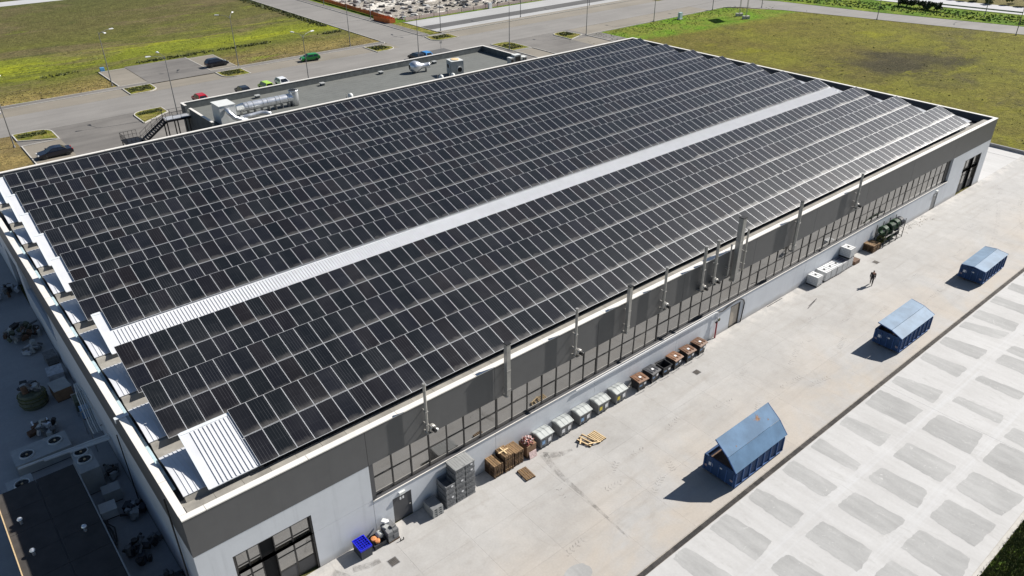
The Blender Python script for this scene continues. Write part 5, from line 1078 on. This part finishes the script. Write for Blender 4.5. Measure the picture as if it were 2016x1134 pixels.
# outdoor stair
t = thing('outdoor_stair', 'black steel outdoor stair climbing to the annex roof', 'stair')
LZ = 5.45; lx0, lx1, ly0, ly1 = 25.9, 29.3, 80.6, 82.4
MB().box(lx0, lx1, ly0, ly1, LZ, LZ+.06).build('landing', 'steel_deck', t); MB().box(lx0, lx1, ly0-.08, ly0-.002, LZ-.25, LZ+.06).box(lx0, lx1, ly1+.002, ly1+.08, LZ-.25, LZ+.06).build('landing_beam', 'steel_black', t)
NS = 11; sx1, sx0, MZ = lx0, 22.3, 3.0; dxs = (sx1-sx0)/NS
st = MB().box(-.14, .14, 0, 1.5, 0, .03).mesh('tread', 'steel_black')
for k in range(NS): place(st, 'tread', t, (sx1-(k+.5)*dxs, 80.7, LZ-(k+1)*(LZ-MZ)/(NS+1)))
MB().box(20.0, sx0, 80.6, 84.2, MZ-.06, MZ).build('landing', 'steel_black', t)
for k in range(12): place(st, 'tread', t, (sx0+.3+k*.3, 82.62, MZ-(k+1)*MZ/13))
for y in (82.6, 84.13): MB().prism([(sx0, MZ), (sx0, MZ-.3), (sx0+3.9, 0), (sx0+3.9, .3)], y-.03, y+.03, 'y').build('stringer', 'steel_black', t)
def rail(pts, posts=1.0):
    b = MB(); 
    for dz in (.55, 1.05): b.tube([(p[0], p[1], p[2]+dz) for p in pts], .025, 5)
    for a, c in zip(pts[:-1], pts[1:]):
        a, c = Vector(a), Vector(c); n = max(1, int((c-a).length/posts))
        for k in range(n+1): q = a.lerp(c, k/n); b.box(q.x-.022, q.x+.022, q.y-.022, q.y+.022, q.z, q.z+1.06)
    b.build('railing', 'steel_black', t)
for y in (80.66, 82.24):
    MB().prism([(sx1, LZ+.05), (sx1, LZ-.3), (sx0, MZ-.25), (sx0, MZ+.1)], y-.03, y+.03, 'y').build('stringer', 'steel_black', t); rail([(sx0, y, MZ), (sx1, y, LZ)])
rail([(lx0, ly1, LZ), (lx1-.1, ly1, LZ)]); rail([(lx0+.9, ly0, LZ), (lx1-.1, ly0, LZ)]); rail([(20.05, 84.15, MZ), (20.05, 80.65, MZ), (sx0, 80.65, MZ)], .5); rail([(20.05, 84.15, MZ), (sx0, 84.15, MZ)], .5)
for x in (25.9, 27.4, 29.0):
    for y in (80.7, 82.3): MB().box(x-.07, x+.07, y-.07, y+.07, 0, LZ-.25).build('post', 'steel_black', t)
for x in (20.15, 22.1):
    for y in (80.75, 84.0): MB().box(x-.06, x+.06, y-.06, y+.06, 0, MZ-.061).build('post', 'steel_black', t)

# ------------------------------------------------------------------ shaded yard on the left
sh = thing('flat_shed', 'low flat-roofed shed in the shade of the hall, lower left', 'shed', (-7.55, -6, 0))
MB().box(.1, 4.55, .1, 22.0, 0, 3.0).build('wall', 'low_wall', sh)
for k in range(10):
    for j in range(2): MB().box(0.0+j*2.34+.01, 2.32+j*2.34, k*2.22+.01, (k+1)*2.22-.01, 3.002+U(0, .01), 3.09+U(0, .012)).build('roof_panel', 'shed_roof', sh)
MB().box(-.06, -.002, -.02, 22.24, 3.0, 3.2).build('edge_trim', 'pallet_fresh', sh); MB().box(4.67, 4.74, -.02, 22.24, 3.0, 3.16).build('edge_trim', 'galvanised', sh)
for k, (x, y, l) in enumerate(((-6.75, 12.5, 'small round metal vent on the shed roof, nearest its far end by the roof edge'), (-3.85, 9.3, 'small round metal vent on the shed roof, on the side by the hall'), (-6.7, 9.3, 'small round metal vent on the shed roof, nearest the bottom of the photo'))):
    t = thing('shed_vent', l, 'vent', (x, y, 3.1), 0, 'round vents on the shed roof'); MB().cyl((0, 0, 0), (0, 0, .35), .09, n=10).build('pipe', 'duct_metal', t)
    MB().lathe([(.08, .3), (.15, .33), (.17, .38), (.13, .45), (.03, .48)], (0, 0, 0), 12).build('cowl', 'duct_metal', t)
def fanbox(label, x, y, w, d, h, fans, m='unit_grey', z=0):
    t = thing('condenser_unit', label, 'condenser', (x, y, z), 0, 'condenser units in the side yard')
    MB().box(0, w, 0, d, .08, h).build('casing', m, t); MB().box(.05, w-.05, .05, d-.05, 0, .078).build('base', 'frame_dark', t)
    for fx, fy, r in fans:
        MB().lathe([(r, 0), (r+.08, 0), (r+.06, .12), (r, .12), (r, 0.02)], (fx, fy, h+.001), 20, caps=False).build('fan_ring', 'unit_white', t); MB().cyl((fx, fy, h+.002), (fx, fy, h+.02), r-.01, n=20).build('fan_opening', 'black', t)
        b = MB()
        for k in range(5):
            a = 2*PI*k/5; b.add([(fx+.06*math.cos(a), fy+.06*math.sin(a), h+.04), (fx+r*.9*math.cos(a), fy+r*.9*math.sin(a), h+.03), (fx+r*.9*math.cos(a+.5), fy+r*.9*math.sin(a+.5), h+.07), (fx+.06*math.cos(a+.7), fy+.06*math.sin(a+.7), h+.06)], [(0, 1, 2, 3)])
        b.build('fan_blade', 'frame_dark', t); MB().cyl((fx, fy, h+.03), (fx, fy, h+.1), .08, n=10).build('hub', 'pallet_fresh', t)
fanbox('wide condenser with two big fans left of the hall', -6.0, 21.2, 3.7, 2.1, 1.1, ((.9, .9, .43), (2.85, 1.25, .43)))
fanbox('condenser with twin dark fans next to the shed', -2.7, 16.1, 1.25, 2.9, 2.1, ((.62, 2.35, .42), (.62, 1.35, .42)))
fanbox('condenser with dark fans partly behind the shed end', -6.9, 16.6, 1.6, 2.6, 1.6, ((.9, 1.7, .43), (.8, .6, .43)))
for k, dy in enumerate((0, .28, .52)): tag(MB().cyl((-5.9+k*1.6, 19.35-dy, 2.2), (-.05, 19.05-dy, 2.2), .09, n=8).build('side_pipe_run', 'unit_white'), ['upper pale pipe crossing from the hall wall to the condensers', 'middle pale pipe crossing from the hall wall', 'lowest short pale pipe crossing from the hall wall'][k], 'pipe', 'pipes in the side yard')
t = thing('pipe_rack', 'bundle of pale pipes running along the hall wall in the shade', 'pipes', (-.55, 19.8, 0))
for k in range(5): MB().tube([(.14*(k-2), 0, 2.25), (.14*(k-2), 1.0, 2.4), (.14*(k-2)+.25, 5.5, 2.3), (.2+.05*k, 7.5, 2.2)], .045, 6).build('pipe', 'unit_white' if k % 2 == 0 else 'unit_grey', t)
for y in (.8, 3.4, 6.2): MB().box(-.4, .5, y, y+.06, 2.1, 2.18).box(-.38, -.32, y, y+.06, 0, 2.099).build('stand', 'galvanised', t)
for k, (x, y, w, d, h, m, l) in enumerate(((-1.75, 28.9, 1.3, 1.7, 1.1, 'cardboard', 'large brown cardboard box against the shaded hall wall'), (-1.6, 31.9, 1.2, 1.5, .9, 'bag_white', 'white wrapped bundle beside the brown cardboard box'), (-1.1, 35.0, .9, 1.3, .8, 'scrap_grey', 'grey box in the shade above the white bundle'), (-.85, 26.6, .7, 1.2, .9, 'scrap_olive', 'small olive box right of the brown cardboard box'), (-.7, 25.2, .55, .6, 1.0, 'sticker_blue', 'small pale blue box among the pipes'), (-2.0, 14.3, 1.1, .9, 1.0, 'unit_grey', 'grey cabinet between shed and hall'), (-2.6, 12.9, 1.0, 1.0, .7, 'unit_white', 'pale cabinet between shed and hall'))):
    t = thing('stored_box', l, 'box', (x, y, 0), rad(U(-6, 6))); MB().taper(0, w, 0, d, .1, h, U(-.03, .03), 0).build('body', m, t); MB().box(.03, w-.03, .03, d-.03, 0, .098).build('base', 'pallet_base', t); MB().box(-.02, w+.02, -.02, d+.02, h+.002, h+.05).build('top', 'unit_grey' if k < 1 else m, t)
def junk(label, x, y, r, n, mats, hmax, cat='scrap heap'):
    t = thing('scrap_heap', label, cat, (x, y, 0))
    for k in range(n):
        a = U(0, 2*PI); q = r*math.sqrt(random.random()); z = U(0, hmax*(1-q/r*.7)); b = MB(); b.M = Matrix.Translation((q*math.cos(a), q*math.sin(a), z+.25)) @ Matrix.Rotation(U(0, 6), 4, 'Z') @ Matrix.Rotation(U(-.5, .5), 4, 'X')
        ty = random.random(); nm, w = 'scrap_piece', U(.14, .36)
        if ty < .4: b.box(-w, w, -w*.6, w*.6, -.2, .2)
        elif ty < .75: b.lathe([(.1, -.3), (w*.7, -.3), (w*.7, .3), (.1, .3)], (0, 0, 0), 12)
        else: b.cyl((-w*1.5, 0, 0), (w*1.5, 0, .1), .1, n=8)
        b.build(nm, random.choice(mats), t)
junk('heap of machine parts and drums beside the shaded hall wall', -1.7, 42.0, 1.5, 34, ['scrap_grey', 'rust_brown', 'scrap_olive', 'frame_dark', 'unit_grey'], 1.3)
junk('small heap of scrap at the left edge of the photo', -1.6, 51.5, 1.4, 22, ['scrap_grey', 'rust_brown', 'bag_white', 'frame_dark'], .9)
junk('pile of cut pipes and rings beside the big condenser', -3.3, 25.6, 1.0, 26, ['scrap_grey', 'unit_grey', 'frame_dark', 'duct_metal', 'rust_brown'], .8)
junk('dark clutter along the hall wall beside the shed', -1.2, 8.5, 1.1, 26, ['frame_dark', 'scrap_grey', 'plastic_dark'], .8); junk('dark clutter along the hall wall nearest the bottom of the photo', -1.0, 4.6, 1.0, 22, ['frame_dark', 'scrap_grey', 'plastic_dark'], .7)
junk('grey scrap beside the boxes on the shaded side', -1.6, 38.8, .8, 12, ['scrap_grey', 'bag_white', 'unit_grey'], .6)
junk('loose fittings by the wall under the pale side pipes', -.9, 17.3, .7, 14, ['scrap_grey', 'unit_grey', 'frame_dark'], .5); junk('dark clutter between the pale cabinets and the hall wall', -.8, 12.3, .7, 16, ['frame_dark', 'scrap_grey', 'plastic_dark', 'unit_grey'], .7)
t = thing('strapped_bag', 'big olive bag of scrap held by straps in the shaded yard', 'bag', (-3.2, 30.0, 0))
MB().lathe([(.95, 0), (1.05, .3), (1.02, .9), (.92, 1.25), (.8, 1.3)], (0, 0, 0), 14).build('bag', 'scrap_olive', t)
for z in (.35, .75, 1.05): MB().lathe([(1.04, z), (1.08, z+.01), (1.08, z+.05), (1.04, z+.06)], (0, 0, 0), 14).build('strap', 'coil_olive', t)
for k in range(14):
    a = U(0, 6.28); q = U(0, .7); b = MB(); b.M = Matrix.Translation((q*math.cos(a), q*math.sin(a)+.3, 1.3+U(0, .35))) @ Matrix.Rotation(U(0, 6), 4, 'Z') @ Matrix.Rotation(U(-.8, .8), 4, 'Y'); b.lathe([(.05, -.3), (.28, -.3), (.28, .3), (.05, .3)], (0, 0, 0), 10) if k % 2 else b.box(-.4, .4, -.25, .25, -.1, .1); b.build('content', random.choice(['scrap_grey', 'frame_dark', 'unit_grey', 'rust_brown']), t)
for k in range(4): tag(MB().tube([(-2.7+.1*k, 12.6-.1*k, .5), (-2.2-.2*k, 11.6-.2*k, .3), (-2.4-.1*k, 10.3-.3*k, .25), (-2.9, 9.6-.4*k, .2)], .045, 6).build('hose', 'frame_dark'), ['outermost', 'second outermost', 'second innermost', 'innermost'][k]+' dark hose curving between shed and hall', 'hose', 'hoses beside the shed')
tag(MB().cyl((-.12, 2.6, .1), (-.12, 2.6, 8.5), .05, n=6).cyl((-.12, 13.5, .1), (-.12, 13.5, 5.9), .04, n=6).build('wall_cable', 'cable_black'), 'dark cables running down the shaded side wall', 'cable')

# ------------------------------------------------------------------ far things
def net_fence(label, pts, m='orange_net', h=1.15):
    t = thing('net_fence', label, 'net fence', (pts[0][0], pts[0][1], 0), 0, 'orange net fences of the building site'); o = Vector((*pts[0], 0))
    for a, b in zip(pts[:-1], pts[1:]):
        a, b = Vector((*a, 0))-o, Vector((*b, 0))-o; n = max(1, int((b-a).length/4.0))
        for k in range(n):
            p, q = a.lerp(b, k/n), a.lerp(b, (k+1)/n); d = (q-p).normalized()*.06; u = Vector((-d.y, d.x, 0))*.25; s1, s2 = U(-.25, .05), U(-.25, .05)
            MB().add([tuple(p+d-u+Vector((0, 0, .05))), tuple(q-d-u+Vector((0, 0, .05))), tuple(q-d-u+Vector((0, 0, h+s2))), tuple(p+d-u+Vector((0, 0, h+s1))), tuple(p+d+u+Vector((0, 0, .05))), tuple(q-d+u+Vector((0, 0, .05))), tuple(q-d+u+Vector((0, 0, h+s2))), tuple(p+d+u+Vector((0, 0, h+s1)))], [(0, 1, 2, 3), (7, 6, 5, 4), (0, 4, 5, 1), (3, 2, 6, 7), (0, 3, 7, 4), (1, 5, 6, 2)]).build('net_panel', m, t)
            MB().box(p.x-.03, p.x+.03, p.y-.03, p.y+.03, 0, h+.15).build('post', 'rust_brown', t)
net_fence('orange net fence along the side street', [(103.5, 142.5), (103.9, 160), (104.2, 178), (104.4, 215)]); net_fence('reddish net fence between the rubble and the pale car park', [(106.5, 142.2), (125, 142.6), (150, 142.2), (180, 142.0)], 'scrap_pale', 1.0)
net_fence('short orange net fence at the corner of the building site', [(100.9, 148.5), (101.6, 142.0), (103.4, 141.9)], h=1.3)
b = MB()
for k in range(700):
    x, y = U(106, 190), 145+abs(random.gauss(0, 30)); w = U(.25, 1.1); b.M = Matrix.Translation((x, y, U(-.1, .1))) @ Matrix.Rotation(U(0, 6), 4, 'Z') @ Matrix.Rotation(U(-.15, .15), 4, 'X'); b.taper(-w, w, -w*.5, w*.5, 0, U(.15, .5), -w*.2, -w*.1, random.choice((0, 0, 1, 2)))
tag(b.build('rubble', ['rubble', 'rubble_white', 'rubble_dark']), kind='stuff')
t = thing('sign_board', 'white and blue sign board on two concrete-footed legs in the green grass', 'sign', (176.3, 88.0, 0), rad(-28))
for y in (-1.9, 1.9):
    for x in (-.5, .5): MB().box(x-.4, x+.4, y-.4, y+.4, 0, .7).build('footing', 'kerb_stone', t)
    for x in (-.12, .12): MB().cyl((x, y, .7), (x, y, 8.6), .06, n=8).build('leg', 'galvanised', t)
MB().box(-.24, -.19, -2.4, 2.4, 5.6, 8.6).build('board', 'sticker_white', t); MB().box(-.26, -.241, -2.35, 2.35, 5.65, 6.5).build('blue_band', 'sign_blue', t)
t = thing('utility_cabinet', 'small green grey utility cabinet on the verge beside the road', 'cabinet', (162.0, 97.2, 0)); MB().box(-.5, .5, -.35, .35, .15, 1.7).build('casing', 'tray_metal', t); MB().box(-.7, .6, -.5, .5, 0, .148).build('plinth', 'kerb_stone', t)
t = thing('white_cabinet', 'white utility cabinet beside the rubble fence', 'cabinet', (134.2, 141.6, 0)); MB().box(-.5, .5, -.3, .3, .1, 1.5).build('casing', 'unit_white', t); MB().box(-.55, .55, -.35, .35, 0, .098).build('plinth', 'kerb_stone', t)
tag(MB().cyl((93.6, 108.2, 0), (93.6, 108.2, 2.4), .04, n=6).box(93.3, 93.9, 108.17, 108.2, 1.9, 2.4).build('road_sign', 'galvanised'), 'small road sign standing behind the annex corner', 'sign')
tag(MB().box(-.4, .4, -.3, .3, 0, .8).build('blue_box', 'sign_blue', None, (32.0, 139.8, 0)), 'small blue box in the weeds above the left paved pocket', 'box')
def bush(name, label, cat, x, y, rx, ry, h, n, m, trunk=False, group=None, leaf=.35):
    t = thing(name, label, cat, (x, y, 0), 0, group); vs = []; fs = []
    cl = [(U(-rx, rx)*.8, U(-ry, ry)*.8, U(.35, .85)*h, U(.35, .6)) for k in range(max(5, n//60))]
    for k in range(n):
        c = random.choice(cl); r = c[3]*min(h*.55, max(rx, ry)); d = Vector((random.gauss(0, 1), random.gauss(0, 1), random.gauss(0, .8))).normalized()*r*U(.55, 1); p = Vector((c[0]*1, c[1], c[2]))+d
        if p.z < .05: p.z = U(.05, .3)
        u = Vector((random.gauss(0, 1), random.gauss(0, 1), random.gauss(0, .6))).normalized()*leaf; w = u.cross(Vector((random.gauss(0, 1), random.gauss(0, 1), 1))).normalized()*leaf*.6; b0 = len(vs); vs += [p-u, p+w, p+u, p-w]; fs.append((b0, b0+1, b0+2, b0+3))
    mb = MB(); mb.v = [tuple(v) for v in vs]; mb.f = fs; mb.m = [0]*len(fs); mb.build('crown', m, t); MB().cyl((0, 0, 0), (0, 0, h*.6), .12, .05, 6).build('trunk', 'bark', t)
# dark hedge between far road and highway, bushes beyond the highway
bush('hedge', 'dark clipped hedge between the far road and the highway', 'hedge', 223.2, 63.5, 1.2, 7.0, 2.2, 2600, 'leaf_dark', leaf=.3)
for k in range(9):
    x, y = 244+k*5.2+U(-1, 1), 76-k*16.5+U(-3, 3); x = 241+((78-y)*.215)
    bush('roadside_bush', 'green bush beyond the highway, %s from the left' % NTH[k], 'bush', x+U(2, 4), y, 5, 8, U(2.4, 4.0), 700, random.choice(['leaf_bright', 'leaf_mid', 'leaf_dark']), group='bushes beyond the highway', leaf=.6)
tag(MB().add([(226.2, 82, .5), (233.9, 41, .5), (234.0, 41, .5), (226.3, 82, .5), (226.2, 82, .85), (233.9, 41, .85), (234.0, 41, .85), (226.3, 82, .85)], [(0, 1, 5, 4), (2, 3, 7, 6), (4, 5, 6, 7), (0, 3, 2, 1), (0, 4, 7, 3), (1, 2, 6, 5)]).build('guard_rail', 'galvanised'), 'steel guard rail along the near side of the highway', 'guard rail')
